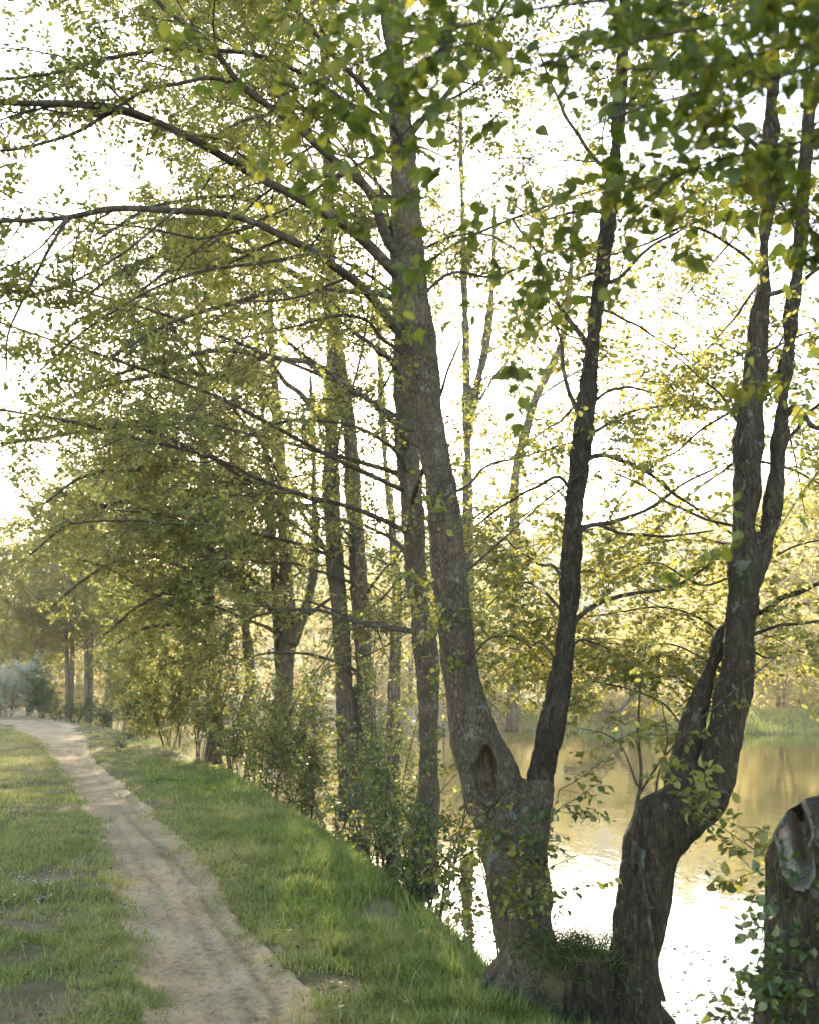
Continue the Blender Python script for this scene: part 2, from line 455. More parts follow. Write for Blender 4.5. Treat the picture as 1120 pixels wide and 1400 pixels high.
# footpath: its own sheet with ruts, tyre prints and footprints
N = 2600
_P0 = resample(np.c_[PATH[20:], np.zeros(len(PATH) - 20)], 6000)[::-1, :2]; _d = np.r_[0, np.cumsum(np.linalg.norm(np.diff(_P0, axis=0), axis=1))]
_s = np.linspace(0, 1, N); _t = _d[-1] * (.22 * _s + .78 * _s ** 3.2)
PC = np.c_[np.interp(_t, _d, _P0[:, 0]), np.interp(_t, _d, _P0[:, 1])]
tg = nrm(np.gradient(PC, axis=0)); nr = np.c_[-tg[:, 1], tg[:, 0]]
U = np.linspace(-1, 1, 81); w = path_half(PC[:, 1])
edge = .08 * (vn(PC[:, 1], PC[:, 0], .35, 5) - .5) + .06 * (vn(PC[:, 1], PC[:, 0], 1.1, 6) - .5) + .05 * (vn(PC[:, 1], PC[:, 0], .12, 6) - .5)
PX = PC[:, None, 0] + nr[:, None, 0] * (U[None] * (w[:, None] + .10 + edge[:, None]))
PY = PC[:, None, 1] + nr[:, None, 1] * (U[None] * (w[:, None] + .10 + edge[:, None]))
along = np.r_[0, np.cumsum(np.linalg.norm(np.diff(PC, axis=0), axis=1))][:, None]
near_ = np.interp(PY, [5, 14], [1, .35])
rel = ((vn(PX, PY, .028, 7) - .5) * .010 + (np.abs(vn(PX, PY, .075, 8) - .5)) * .026 + (vn(PX, PY, .2, 9) - .5) * .04) * near_
rut = 0
for off, wd_, dp in ((.30, .10, .016), (.52, .07, .012), (-.15, .09, .008)):      # bicycle tyre prints, lugs across the track
    c_ = np.exp(-((U[None] + off + .09 * np.sin(along * .8 + off * 9)) / wd_) ** 2)
    rut = rut - 1.7 * dp * c_ * (1 + .6 * np.sign(np.sin(along * 85 + 6 * np.abs(U[None] + off)))) * near_ * (.4 + vn(along + 0 * PX, PX * 0 + off * 9, .8, 4))
# surface follows the groove floor and dips under the turf at its edge
PZ = gz(PX, PY) + .008 + rel * (1 - U[None] ** 4) + rut - .05 * sm((np.abs(U[None]) - .86) / .14)
grid_obj('path', PX, PY, PZ, M['dirt'])

# distant hill
hx = np.linspace(-560, 660, 90); hy = np.linspace(110, 540, 60); HX, HY = np.meshgrid(hx, hy, indexing='ij')
HZ = -3 + (58 + 12 * vn(HX, HY, 130, 3) + 6 * vn(HX, HY, 40, 4)) * sm((HY - 140 - .12 * np.abs(HX)) / 200) * (.35 + .65 * sm((HX + 250) / 400))
g = NG('hill_meadow'); n1 = g.noise(g.coord(), .03, 6, .6); n2 = g.noise(g.coord(), .25, 5, .7)
cc = g.ramp(n1, [(.35, (.24, .215, .095)), (.6, (.34, .29, .16))]); cc = g.mix(g.ramp(n2, [(.4, .6), (.55, 0.0)]), cc, (.08, .09, .03))
M['hill'] = g.principled(cc, .95, None, .1)
grid_obj('hill', HX, HY, HZ, M['hill'])

# ------------------------------------------------------------------ growth
def spawn(P, L, r, per_m, t0, t1, ang, length, K, wander, grav, flat=.5, taper=.55, bias=None, rfac=.6, rmin=.0012, rl=.006):
    """children of the polylines P (N,K,3). length=(ratio, min, max). Returns P, L, r(base radius)"""
    N, K0, _ = P.shape
    cnt = rng.poisson(np.maximum(per_m * L * (t1 - t0), 0)); idx = np.repeat(np.arange(N), cnt); n = len(idx)
    t = rng.uniform(t0, t1, n); ft = t * (K0 - 1); i = np.minimum(ft.astype(int), K0 - 2); fr = (ft - i)[:, None]
    pos = P[idx, i] * (1 - fr) + P[idx, i + 1] * fr; tan = nrm(P[idx, i + 1] - P[idx, i])
    rd = rng.normal(size=(n, 3)); rd[:, 2] *= flat
    if bias is not None: rd = rd + np.asarray(bias)
    perp = nrm(rd - tan * np.sum(rd * tan, -1, keepdims=True))
    a = np.radians(rng.uniform(ang[0], ang[1], n))[:, None]
    d = nrm(np.cos(a) * tan + np.sin(a) * perp)
    ln = np.clip(L[idx] * length[0] * (1 - taper * t) * rng.uniform(.55, 1.2, n), length[1], length[2])
    Q = np.zeros((n, K, 3)); Q[:, 0] = pos; st = (ln / (K - 1))[:, None]
    for k in range(1, K):
        d = nrm(d + rng.normal(size=(n, 3)) * wander + np.array([0, 0, grav])); Q[:, k] = Q[:, k - 1] + d * st
    pr = r[idx] * (1 - .8 * t)
    return Q, ln, np.clip(np.minimum(pr * rfac, ln * rl * 1.6), rmin, None)


def taper(r, K, tip=.35):
    return r[:, None] * np.linspace(1, tip, K)[None]


def twig_leaves(b, P, L, n_per, size, mat, fine=False, droop=.35, slim=.92, up=1.0, t0=.1):
    """n_per leaves along every twig of P"""
    N, K, _ = P.shape
    if N == 0: return
    t = np.tile(np.linspace(t0, 1, n_per), N) + rng.normal(0, .05, N * n_per); t = np.clip(t, 0, 1)
    idx = np.repeat(np.arange(N), n_per); ft = t * (K - 1); i = np.minimum(ft.astype(int), K - 2); fr = (ft - i)[:, None]
    pos = P[idx, i] * (1 - fr) + P[idx, i + 1] * fr; tan = nrm(P[idx, i + 1] - P[idx, i])
    side = np.where(np.arange(N * n_per) % 2, 1, -1)[:, None]
    hor = nrm(np.cross(tan, np.array([0, 0, 1.0])) + rng.normal(0, .35, (len(pos), 3)))
    ax = nrm(tan * rng.uniform(.2, .9, (len(pos), 1)) + side * hor + rng.normal(0, .3, (len(pos), 3)) + np.array([0, 0, -droop]))
    nor = np.array([0, 0, up]) + rng.normal(0, .6 if fine else .55, (len(pos), 3))
    sz = size * rng.uniform(.55, 1.25, len(pos))
    b.leaves(pos + ax * sz[:, None] * .25, ax, nor, sz, mat, fine, slim)


def sun_gap(P):
    d = P - CAM; c, s_ = math.cos(PITCH), math.sin(PITCH)
    dep = d[:, 1] * c + d[:, 2] * s_; px = 560 + F * d[:, 0] / dep; py = 700 - F * (-d[:, 1] * s_ + d[:, 2] * c) / dep
    rr = np.hypot((px - 408) / 36, (py - 515) / 44) + .45 * (vn(px, py, 22, 31) - .5)
    return rr > rng.uniform(.75, 1.25, len(P))


def crown_from(limbs, rads, b, leaf_mat_i=1, twig_mat_i=0, d2=3.5, l2=(.38, .5, 2.4), d3=5, l3=(.42, .22, 1.0), d4=7, l4=(.35, .12, .38),
               n_leaf=8, leaf=.045, flat=.45, t2=(.12, 1), grav=.0, fine=False, keep=sun_gap, bias=None):
    """limbs: list of (K,3) polylines. adds branches, twigs and leaves to the MB b"""
    P = np.stack([resample(l, 14) for l in limbs]); L = np.linalg.norm(np.diff(P, axis=1), axis=2).sum(1); r = np.asarray(rads, float)
    P2, L2, r2 = spawn(P, L, r, d2, t2[0], t2[1], (30, 75), l2, 8, .16, grav, flat, bias=bias)
    P3, L3, r3 = spawn(P2, L2, r2, d3, .08, 1, (30, 75), l3, 5, .16, grav, flat)
    # leading tips also carry twigs
    P4, L4, r4 = spawn(P3, L3, r3, d4, .05, 1, (25, 70), l4, 4, .2, grav * .5, .6)
    P4b, L4b, r4b = spawn(P2, L2, r2, d4 * .35, .3, 1, (30, 80), l4, 4, .2, 0, .6)
    P4 = np.r_[P4, P4b]; L4 = np.r_[L4, L4b]; r4 = np.r_[r4, r4b]
    if keep is not None:
        k = keep(P4[:, -1]); P4, L4, r4 = P4[k], L4[k], r4[k]
    b.tubes(P2, taper(r2, 8), 5, twig_mat_i); b.tubes(P3, taper(r3, 5), 4, twig_mat_i)
    b.tubes(P4, taper(np.clip(r4, .0010, .0022), 4, .5), 3, twig_mat_i)
    twig_leaves(b, P4, L4, n_leaf, leaf, leaf_mat_i, fine)
    return len(P4) * n_leaf


def limb_obj(P, r0, r1, parent, mat, K=40, sides=10, rough=.12, name='limb'):
    P = resample(P, K); r = np.linspace(r0, r1, K) ** 1.0
    k = np.arange(K) / K; r = r * (1 + rough * (vn(k * 9, np.full(K, r0 * 100), 1, 3) - .5) * 2)
    r[0] *= 1.25
    P = P + np.c_[vn(k * 7, k * 0, 1, 4) - .5, vn(k * 7, k * 0 + 5, 1, 5) - .5, vn(k * 7, k * 0 + 9, 1, 6) - .5] * r0 * .8 * np.minimum(1, k * 6)[:, None]
    b = MB(); b.tubes(P, r, sides, cap=True); return b.obj(name, mat, parent)


def fuse(tubes, voxel, lumps, smooth=4, extra=None):
    """tubes: list of (points, radii). Fused into one skin by voxel remesh, then made lumpy. Returns V, quads"""
    b = MB()
    for P, r in tubes:
        P = np.asarray(P, float); n = max(8, int(np.linalg.norm(np.diff(P, axis=0), axis=1).sum() / .05))
        Q, rr = resample(P, n, r); b.tubes(Q, rr, 28, cap=True)
    if extra: extra(b)
    me = b.mesh('tmp', []); o = bpy.data.objects.new('tmp', me); SC.collection.objects.link(o)
    m = o.modifiers.new('r', 'REMESH'); m.mode = 'VOXEL'; m.voxel_size = voxel
    s = o.modifiers.new('s', 'SMOOTH'); s.factor = .5; s.iterations = smooth
    dg = bpy.context.evaluated_depsgraph_get(); ev = o.evaluated_get(dg).to_mesh()
    V = np.zeros(len(ev.vertices) * 3); ev.vertices.foreach_get('co', V); V = V.reshape(-1, 3)
    Nn = np.zeros(len(ev.vertices) * 3); ev.vertices.foreach_get('normal', Nn); Nn = Nn.reshape(-1, 3)
    ls = np.zeros(len(ev.polygons), int); ev.polygons.foreach_get('loop_total', ls)
    lv = np.zeros(len(ev.loops), int); ev.loops.foreach_get('vertex_index', lv)
    q = lv.reshape(-1, 4) if (ls == 4).all() else None
    o.evaluated_get(dg).to_mesh_clear(); bpy.data.objects.remove(o)
    D = np.zeros(len(V))
    for sc, amp, zs in lumps:
        D += amp * np.array([noise.noise((v[0] * sc, v[1] * sc, v[2] * sc * zs)) for v in V])
    return V + Nn * D[:, None], Nn, q


def bark_plates(V, sc, amp, zs=.6):
    """raised plates between sunken cracks"""
    D = np.zeros(len(V))
    for i, v in enumerate(V):
        w = noise.noise((v[0] * 6, v[1] * 6, v[2] * 4)) * .25
        d, _ = noise.voronoi((v[0] * sc + w, v[1] * sc - w, v[2] * sc * zs + w))
        D[i] = min((d[1] - d[0]) * 3, 1)
    return (D - 1) * amp


def split_obj(V, q, mask, name, mats, sub, sub_mats, parent):
    """trunk from (V,q); quads in mask become the sub-part `sub`"""
    b = MB(); b.add(V, [q[~mask]]); t = b.obj(name, mats, parent)
    if mask.any():
        qq = q[mask]; u, inv = np.unique(qq.ravel(), return_inverse=True)
        b = MB(); b.add(V[u], [inv.reshape(-1, 4)]); o = b.obj(sub, sub_mats, t)
    return t


def px_line(pts, Y):
    """[(px,py[,width])] at depths Y (one number, pair, or list) -> points, radii"""
    n = len(pts)
    Ys = np.full(n, Y) if np.isscalar(Y) else (np.linspace(Y[0], Y[1], n) if len(Y) == 2 else np.asarray(Y))
    P = np.array([at(p[0], p[1], y) for p, y in zip(pts, Ys)])
    if len(pts[0]) > 2:
        return P, np.array([p[2] * .5 * y / F for p, y in zip(pts, Ys)])
    return P


def rooted(P, axes):
    """start the limb inside the stem it grows from"""
    best = None
    for A_ in axes:
        Q = resample(A_, 200); d = np.linalg.norm(Q - P[0], axis=1); i = d.argmin()
        if best is None or d[i] < best[0]: best = (d[i], Q[max(i - 2, 0)])
    return np.r_[best[1][None], P] if .02 < best[0] < .6 else P


def shoot_cluster(parent, base_pts, n_stems, length, leaf, mat, up=.6, spread=1.0, n_leaf=9, name='leafy_shoot', fine=True, d=6, tw=.25):
    """short leafy shoots springing from points on bark"""
    if len(base_pts) > 1:
        for bp in base_pts: shoot_cluster(parent, [bp], n_stems, length, leaf, mat, up, spread, n_leaf, name, fine, d, tw)
        return
    b = MB(); P = []
    for bp in base_pts:
        for k in range(n_stems):
            d0 = nrm(np.array([rng.normal() * spread, -abs(rng.normal()) * spread * .6, up + rng.normal() * .3]))
            ln = length * rng.uniform(.5, 1.2); pts = [np.array(bp)]
            for j in range(6):
                d0 = nrm(d0 + rng.normal(size=3) * .2 + np.array([0, 0, .02])); pts.append(pts[-1] + d0 * ln / 6)
            P.append(pts)
    P = np.array(P); L = np.linalg.norm(np.diff(P, axis=1), axis=2).sum(1); r = L * .008
    b.tubes(P, taper(r, 7), 5, 0)
    P4, L4, r4 = spawn(P, L, r, d, .15, 1, (30, 70), (.4, tw * .4, tw), 4, .2, 0, .7)
    b.tubes(P4, taper(np.clip(r4, .001, .002), 4, .6), 3, 0)
    twig_leaves(b, np.r_[P4], L4, max(3, n_leaf // 2), leaf, 1, fine); twig_leaves(b, P, L, n_leaf, leaf, 1, fine, t0=.3)
    return b.obj(name, [M['twig'], mat], parent)



# ------------------------------------------------------------------ the big knot-holed alder
def base_point(px, py, Y):
    p = at(px, py, Y); return np.array([p[0], p[1], float(gz(p[0], p[1], False))])


def hollow(V, Nn, q, c, n, a, b_, depth, rim, skew=0.0):
    """sink an oval hole with a swollen lip into the skin around point c, facing n; returns V, mask of quads inside"""
    n = nrm(np.asarray(n, float)); right = nrm(np.cross(n, [0, 0, 1])); up = np.cross(right, n)
    d = V - c; x = d @ right; z = d @ up; fr = (d @ n > -.3) & (Nn @ n > -.1)
    ang = np.arctan2(z, x); wob = 1 + .12 * np.sin(ang * 3 + 1) + .08 * np.sin(ang * 5)
    r = np.sqrt((x / a) ** 2 + (z / b_) ** 2) / wob
    ins = fr & (r < 1.0)
    V = V.copy()
    V -= n[None] * (depth * np.where(ins, np.sqrt(np.clip(1 - r ** 2, 0, 1)) ** .8 * (1 - skew + 2 * skew * sm(.5 + .8 * (z / b_ * .6 - x / a))), 0))[:, None]
    V += n[None] * (rim * np.exp(-((r - 1.22) / .16) ** 2) * fr)[:, None]
    return V, (ins[q]).all(1), r, fr


reseed('main'); t = thing('alder_tree', 'big rough-barked alder with a knot-hole and a dark second stem, beside the path', 'tree', base_point(735, 1335, 5.7), 'alders on the near bank')
TR = [(742, 1480, 92), (736, 1400, 88), (728, 1330, 86), (718, 1285, 82), (709, 1221, 84), (698, 1150, 96), (674, 1080, 92), (651, 1020, 76), (637, 961, 60), (625, 882, 50), (615, 804, 52), (604, 686, 50), (583, 568, 47), (566, 450, 50), (560, 370, 48), (558, 310, 43), (556, 250, 39), (548, 160, 34), (538, 60, 30), (530, -60, 27), (520, -260, 22), (505, -600, 15)]
P0, r0 = px_line(TR, (5.7, 6.3))
SD = [(712, 1170, 80), (728, 1110, 56), (738, 1066, 42)]
P1, r1 = px_line(SD, (5.74, 5.78))
roots = []
for ang, ln in ((150, .42), (215, .42), (265, .38), (320, .42), (30, .5)):
    a = R(ang); o_ = P0[2]
    roots.append((np.array([o_ + [0, 0, .12], o_ + [math.cos(a) * ln * .5, math.sin(a) * ln * .5, -.06], o_ + [math.cos(a) * ln, math.sin(a) * ln, -.26]]), [.13, .08, .03]))
V, Nn, q = fuse([(P0, r0), (P1, r1)] + roots, .014, [(1.6, .035, .6), (5, .022, .7), (13, .010, .8)])
low = np.clip((1.5 - V[:, 2]) / 1.2, 0, 1)
V += Nn * (np.array([noise.noise((v[0] * 7, v[1] * 7, v[2] * 5 + 9)) for v in V]) * .03 * low)[:, None]
V += Nn * bark_plates(V, 32, .005)[:, None]
for (kx, ky, rr_, am) in ((625, 1065, .07, .05), (704, 1090, .05, .03), (612, 755, .03, .022), (690, 1000, .05, .02), (650, 1190, .08, .04)):      # burrs and healed branch scars
    c = at(kx, ky, 5.62); V += Nn * (am * np.exp(-(np.linalg.norm((V - c) * [1, .6, 1], axis=1) / rr_) ** 2))[:, None]
c = at(664, 1056, 5.50); fc = nrm(CAM - c + [0.05, 0, 0])
V, mask, rr_, fr_ = hollow(V, Nn, q, c, fc, .060, .140, .14, .034, .3)
trunk = split_obj(V, q, mask, 'trunk', M['bark'], 'knot_hole', M['heart'], t)
DS = [(722, 1130, 44), (740, 1055, 37), (753, 1000, 34), (766, 930, 34), (775, 860, 32), (779, 800, 32), (785, 700, 31), (790, 650, 30), (800, 568, 28), (808, 490, 25), (818, 410, 23), (828, 330, 22), (838, 240, 21), (848, 130, 19), (855, 0, 20), (865, -250, 16), (870, -520, 11)]
P2_, r2_ = px_line(DS, (5.78, 6.9))
V, Nn, q = fuse([(P2_, r2_)], .012, [(3, .02, .6), (8, .012, .7)]); V += Nn * bark_plates(V, 26, .011, .35)[:, None]
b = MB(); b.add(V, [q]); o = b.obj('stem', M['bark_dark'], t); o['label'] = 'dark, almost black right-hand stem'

LB = [  # pixel polyline, depth start/end, start width px, end width px
    ([(530, 362), (490, 325), (450, 297), (400, 266), (340, 236), (300, 214), (250, 184), (205, 160), (165, 146), (110, 143), (50, 144), (-30, 142), (-160, 150)], (6.0, 4.6), 17, 5),
    ([(165, 146), (110, 178), (60, 196), (0, 206), (-90, 215)], (5.15, 4.6), 7, 3),
    ([(538, 446), (500, 400), (465, 372), (430, 346), (385, 322), (330, 300), (285, 292), (240, 287), (200, 283), (160, 284), (90, 300), (0, 304), (-110, 310)], (5.95, 4.7), 15, 4),
    ([(92, 300), (62, 350), (32, 410), (13, 450), (8, 510)], (4.85, 4.6), 6, 2.5),
    ([(533, 335), (505, 265), (440, 205), (385, 160), (335, 118), (285, 60), (235, 22), (200, -10), (120, -70)], (6.05, 5.0), 16, 5),
    ([(480, 145), (420, 105), (350, 75), (290, 70), (220, 68), (150, 78), (90, 98), (20, 108), (-80, 110)], (6.1, 4.6), 9, 3),
    ([(335, 118), (290, 108), (240, 115), (190, 128), (130, 160), (60, 150)], (5.6, 4.9), 7, 3),
    ([(548, 285), (505, 262), (470, 235), (420, 180), (360, 100), (330, 20), (300, -60)], (6.15, 6.8), 11, 4),
    ([(556, 215), (520, 150), (470, 90), (410, 20), (360, -50)], (6.15, 5.2), 11, 4),
    ([(556, 200), (610, 130), (660, 60), (700, -20), (740, -120)], (6.2, 6.8), 10, 4),
    ([(590, 392), (625, 372), (670, 380), (720, 360), (780, 330)], (6.1, 7.0), 6, 2),
    ([(540, 30), (480, -30), (400, -80), (300, -110), (190, -100), (60, -60)], (6.2, 4.9), 10, 3),
    ([(545, 480), (520, 462), (505, 440), (480, 432), (440, 436), (380, 452), (300, 470)], (6.0, 5.6), 7, 2),
    ([(430, 346), (360, 360), (280, 370), (200, 400), (120, 450), (40, 520)], (5.6, 5.2), 6, 2),
    ([(240, 287), (190, 330), (130, 370), (60, 400), (-20, 420)], (5.1, 4.9), 5, 2),
    ([(90, 300), (40, 350), (-30, 380)], (4.9, 4.6), 4, 2),
]
limbs = []; lr = []
for pts, Y, w0, w1 in LB:
    P = rooted(px_line(pts, Y), [P0]); f0 = .5 * Y[0] / F
    limb_obj(P, w0 * f0, w1 * f0, t, M['limb']); limbs.append(P); lr.append(w0 * f0 * .7)
RB = [  # right stem's limbs
    ([(794, 842), (835, 818), (880, 810), (935, 796), (985, 760)], (6.1, 6.4), 8, 3),
    ([(786, 735), (835, 714), (880, 700), (930, 665), (980, 640)], (6.15, 6.8), 8, 3),
    ([(800, 722), (855, 730), (930, 732), (975, 726)], (6.15, 6.6), 6, 2.5),
    ([(806, 627), (850, 630), (890, 650), (930, 680), (1005, 734)], (6.3, 6.7), 8, 3),
    ([(814, 590), (855, 566), (930, 553), (985, 560)], (6.4, 7.4), 6, 2),
    ([(818, 545), (850, 530), (900, 538), (960, 556)], (6.4, 7.2), 5, 2),
    ([(788, 560), (773, 520), (768, 470), (750, 420)], (6.4, 6.6), 9, 3),
    ([(806, 480), (780, 440), (752, 400), (735, 350), (700, 300)], (6.5, 7.2), 10, 3),
    ([(838, 385), (880, 345), (930, 315), (985, 290)], (6.6, 7.4), 7, 2.5),
    ([(768, 655), (730, 668), (690, 690), (650, 720)], (6.2, 6.8), 6, 2.5),
    ([(836, 250), (800, 200), (770, 150), (740, 80)], (6.7, 7.6), 8, 3),
    ([(845, 160), (890, 110), (940, 50), (980, -20)], (6.8, 7.4), 8, 3),
    ([(818, 430), (860, 440), (910, 470), (950, 500)], (6.5, 7.4), 5, 2),
    ([(642, 662), (660, 640), (700, 628), (760, 612), (800, 600)], (6.2, 6.8), 5, 2),
    ([(644, 776), (690, 735), (740, 690), (790, 650), (860, 590)], (6.1, 6.2), 3.5, 2),
    ([(764, 830), (730, 800), (700, 800), (665, 830)], (6.2, 8.0), 6, 2),
    ([(768, 790), (735, 770), (700, 745), (660, 700)], (6.2, 8.0), 6, 2),
    ([(758, 900), (725, 880), (690, 890), (660, 930)], (6.1, 8.4), 4, 1.5),
    ([(778, 890), (815, 880), (850, 900), (890, 910)], (6.1, 8.0), 4, 1.5),
    ([(652, 890), (690, 870), (720, 880), (750, 920)], (5.8, 7.5), 4, 1.5),
    ([(830, 300), (790, 290), (740, 300), (690, 270)], (6.6, 7.4), 6, 2),
    ([(822, 370), (790, 380), (760, 370), (700, 420)], (6.5, 7.6), 5, 2),
    ([(806, 500), (770, 520), (720, 560), (680, 610)], (6.4, 10.5), 5, 2),
    ([(798, 590), (760, 580), (720, 600), (680, 560)], (6.3, 10), 5, 2),
    ([(786, 690), (740, 660), (700, 670), (655, 640)], (6.2, 10), 5, 2),
    ([(812, 450), (770, 430), (720, 460), (670, 450)], (6.4, 10), 5, 2),
]
limbs2 = []; lr2 = []; far_l = []; far_r = []
for pts, Y, w0, w1 in RB:
    P = rooted(px_line(pts, Y), [P2_, P0]); f0 = .5 * Y[0] / F
    limb_obj(P, w0 * f0, w1 * f0, t, M['limb']); (far_l if Y[1] > 8.5 else limbs2).append(P); (far_r if Y[1] > 8.5 else lr2).append(w0 * f0 * .6)
# unseen top of the tree, so that it is whole from elsewhere and shades the bank
for s_ in range(7):
    a = R(s_ * 51 + 20); p = P0[-2 if s_ % 2 else -3]; limbs.append(np.array([p, p + [math.cos(a) * 1.2, math.sin(a) * 1.2, .9], p + [math.cos(a) * 2.6, math.sin(a) * 2.6, 1.2]])); lr.append(.025)
b = MB()
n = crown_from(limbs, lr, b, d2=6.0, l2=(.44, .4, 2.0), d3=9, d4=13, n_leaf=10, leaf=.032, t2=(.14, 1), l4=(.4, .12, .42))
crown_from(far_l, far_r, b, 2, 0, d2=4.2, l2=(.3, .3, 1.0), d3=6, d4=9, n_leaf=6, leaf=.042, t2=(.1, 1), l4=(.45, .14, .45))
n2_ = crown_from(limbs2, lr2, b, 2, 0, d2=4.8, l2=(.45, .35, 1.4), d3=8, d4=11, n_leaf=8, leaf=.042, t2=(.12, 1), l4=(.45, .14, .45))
print('main crown leaves', n, n2_)
b.obj('crown', [M['twig'], M['leaf'], M['leaf_sun']], t)
shoot_cluster(t, [at(x, y, 5.45) for x, y in ((640, 1210), (620, 1180), (660, 1240), (690, 1250), (610, 1150), (665, 1200), (720, 1230))], 4, .34, .042, M['leaf'], .35, 1.0, name='shoot')
shoot_cluster(t, [at(x, y, 5.6) for x, y in ((760, 1110), (768, 1150), (765, 1080))], 3, .38, .04, M['leaf_shrub'], .2, 1.2, name='shoot')
shoot_cluster(t, [at(x, y, 5.75) for x, y in ((605, 880), (606, 930), (618, 860), (600, 800), (575, 700), (590, 730), (570, 520))], 2, .22, .045, M['leaf'], .3, .8, name='shoot')

# ------------------------------------------------------------------ crooked forked alder at the water
reseed('elbow'); t = thing('alder_tree', 'crooked alder with an elbow-bent base and two upright stems, at the water edge', 'tree', base_point(850, 1385, 5.5), 'alders on the near bank')
A = [(856, 1480, 84), (860, 1390, 74), (866, 1310, 68), (874, 1240, 80), (882, 1190, 72), (896, 1140, 78), (932, 1110, 72), (966, 1078, 58), (988, 1020, 44), (1000, 950, 42), (1011, 880, 38), (1015, 820, 42), (1018, 760, 36), (1018, 725, 31), (1022, 650, 31), (1026, 600, 31), (1032, 520, 32), (1036, 450, 26), (1041, 400, 26), (1046, 320, 25), (1051, 230, 23), (1058, 100, 21), (1064, -60, 18), (1070, -300, 13), (1072, -520, 9)]
PA, rA = px_line(A, (5.5, 6.3))
B_ = [(1022, 812, 26), (1040, 760, 28), (1053, 715, 26), (1063, 640, 24), (1068, 590, 23), (1074, 528, 22), (1081, 450, 22), (1090, 360, 20), (1098, 260, 18), (1106, 150, 17), (1120, 0, 15), (1140, -250, 11)]
PB, rB = px_line(B_, (5.9, 6.2))
C_ = [(930, 1116, 50), (934, 1050, 32), (945, 1000, 29), (962, 940, 24), (984, 880, 20), (1004, 830, 18)]
PC_, rC = px_line(C_, (5.72, 6.05))
roots = []
for ang, ln in ((165, .4), (230, .35), (300, .35), (20, .4)):
    a = R(ang); o_ = PA[1]
    roots.append((np.array([o_ + [0, 0, .1], o_ + [math.cos(a) * ln * .5, math.sin(a) * ln * .5, -.1], o_ + [math.cos(a) * ln, math.sin(a) * ln, -.35]]), [.11, .07, .03]))
V, Nn, q = fuse([(PA, rA), (PB, rB), (PC_, rC)] + roots, .014, [(1.8, .04, .7), (5, .026, .8), (12, .012, .8)])
V += Nn * bark_plates(V, 34, .004, .4)[:, None]
for (kx, ky, rr_, am) in ((893, 1112, .09, .075), (1046, 528, .035, .03), (950, 1100, .07, .02)):
    c = at(kx, ky, 5.6); V += Nn * (am * np.exp(-(np.linalg.norm(V - c, axis=1) / rr_) ** 2))[:, None]
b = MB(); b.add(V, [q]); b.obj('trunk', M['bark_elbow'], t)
VB = [
    ([(1034, 838), (1070, 818), (1110, 802), (1160, 790)], (6.0, 5.6), 10, 5),
    ([(1028, 868), (1070, 855), (1120, 850), (1170, 850)], (6.0, 5.8), 6, 3),
    ([(1010, 725), (960, 708), (920, 690), (870, 660), (838, 646)], (6.0, 6.2), 5, 2.5),
    ([(1038, 410), (1080, 395), (1130, 360)], (6.1, 5.8), 9, 5),
    ([(1082, 560), (1110, 580), (1150, 600)], (6.0, 5.6), 10, 5),
    ([(1078, 600), (1110, 560), (1150, 535)], (6.0, 5.7), 7, 4),
    ([(1042, 390), (990, 330), (940, 310), (880, 335), (800, 360)], (6.1, 6.4), 6, 2.5),
    ([(1010, 580), (985, 540), (950, 510), (905, 470)], (6.1, 6.6), 5, 2),
    ([(1050, 230), (1000, 170), (950, 130), (900, 60)], (6.2, 6.9), 9, 3),
    ([(1056, 130), (1020, 60), (1000, -20)], (6.2, 6.8), 8, 3),
    ([(1010, 790), (960, 800), (900, 770), (850, 780)], (6.0, 6.5), 4, 2),
    ([(1000, 1000), (950, 1010), (905, 960), (850, 940), (800, 930)], (5.9, 6.8), 4, 2),
    ([(1094, 330), (1060, 270), (1010, 240), (960, 230)], (6.2, 6.5), 6, 2),
    ([(1000, 930), (960, 900), (910, 880), (850, 890), (790, 870)], (6.0, 7.4), 4, 1.5),
    ([(1005, 900), (965, 850), (900, 830), (830, 840), (760, 850)], (6.0, 8.2), 5, 2),
    ([(996, 960), (960, 950), (920, 925), (880, 930)], (5.9, 6.2), 3.5, 1.5),
    ([(1015, 760), (960, 740), (880, 745), (800, 790)], (6.0, 8.0), 5, 2),
    ([(1012, 880), (1050, 900), (1090, 890), (1140, 910)], (6.0, 6.6), 4, 1.5),
    ([(1016, 780), (1060, 760), (1110, 740), (1170, 745)], (6.0, 6.8), 5, 2),
    ([(1026, 640), (1075, 640), (1120, 660), (1180, 690)], (6.0, 6.6), 5, 2),
    ([(1028, 560), (970, 580), (920, 620), (860, 640)], (6.1, 7.6), 5, 2),
    ([(1034, 500), (1070, 470), (1120, 450)], (6.1, 6.6), 5, 2),
    ([(1040, 420), (1000, 440), (950, 500), (905, 560), (870, 600)], (6.1, 11.5), 6, 2),
    ([(1048, 290), (1000, 330), (940, 400), (890, 450)], (6.2, 12), 6, 2),
    ([(1022, 660), (980, 650), (930, 690), (880, 740), (830, 760)], (6.0, 11), 5, 2),
    ([(1085, 420), (1060, 480), (1010, 560), (960, 600)], (6.2, 11), 5, 2),
    ([(1070, 590), (1090, 640), (1100, 700)], (6.1, 9), 4, 2),
]
limbs = []; lr = []; far_l = []; far_r = []
for pts, Y, w0, w1 in VB:
    P = rooted(px_line(pts, Y), [PA, PB]); f0 = .5 * Y[0] / F
    limb_obj(P, w0 * f0, w1 * f0, t, M['limb']); (far_l if Y[1] > 8.5 else limbs).append(P); (far_r if Y[1] > 8.5 else lr).append(w0 * f0 * .6)
for s_ in range(6):
    a = R(s_ * 60 - 90); p = PA[-2 if s_ % 2 else -3]; limbs.append(np.array([p, p + [math.cos(a) * 1.1, math.sin(a) * 1.1, .9], p + [math.cos(a) * 2.4, math.sin(a) * 2.4, 1.1]])); lr.append(.022)
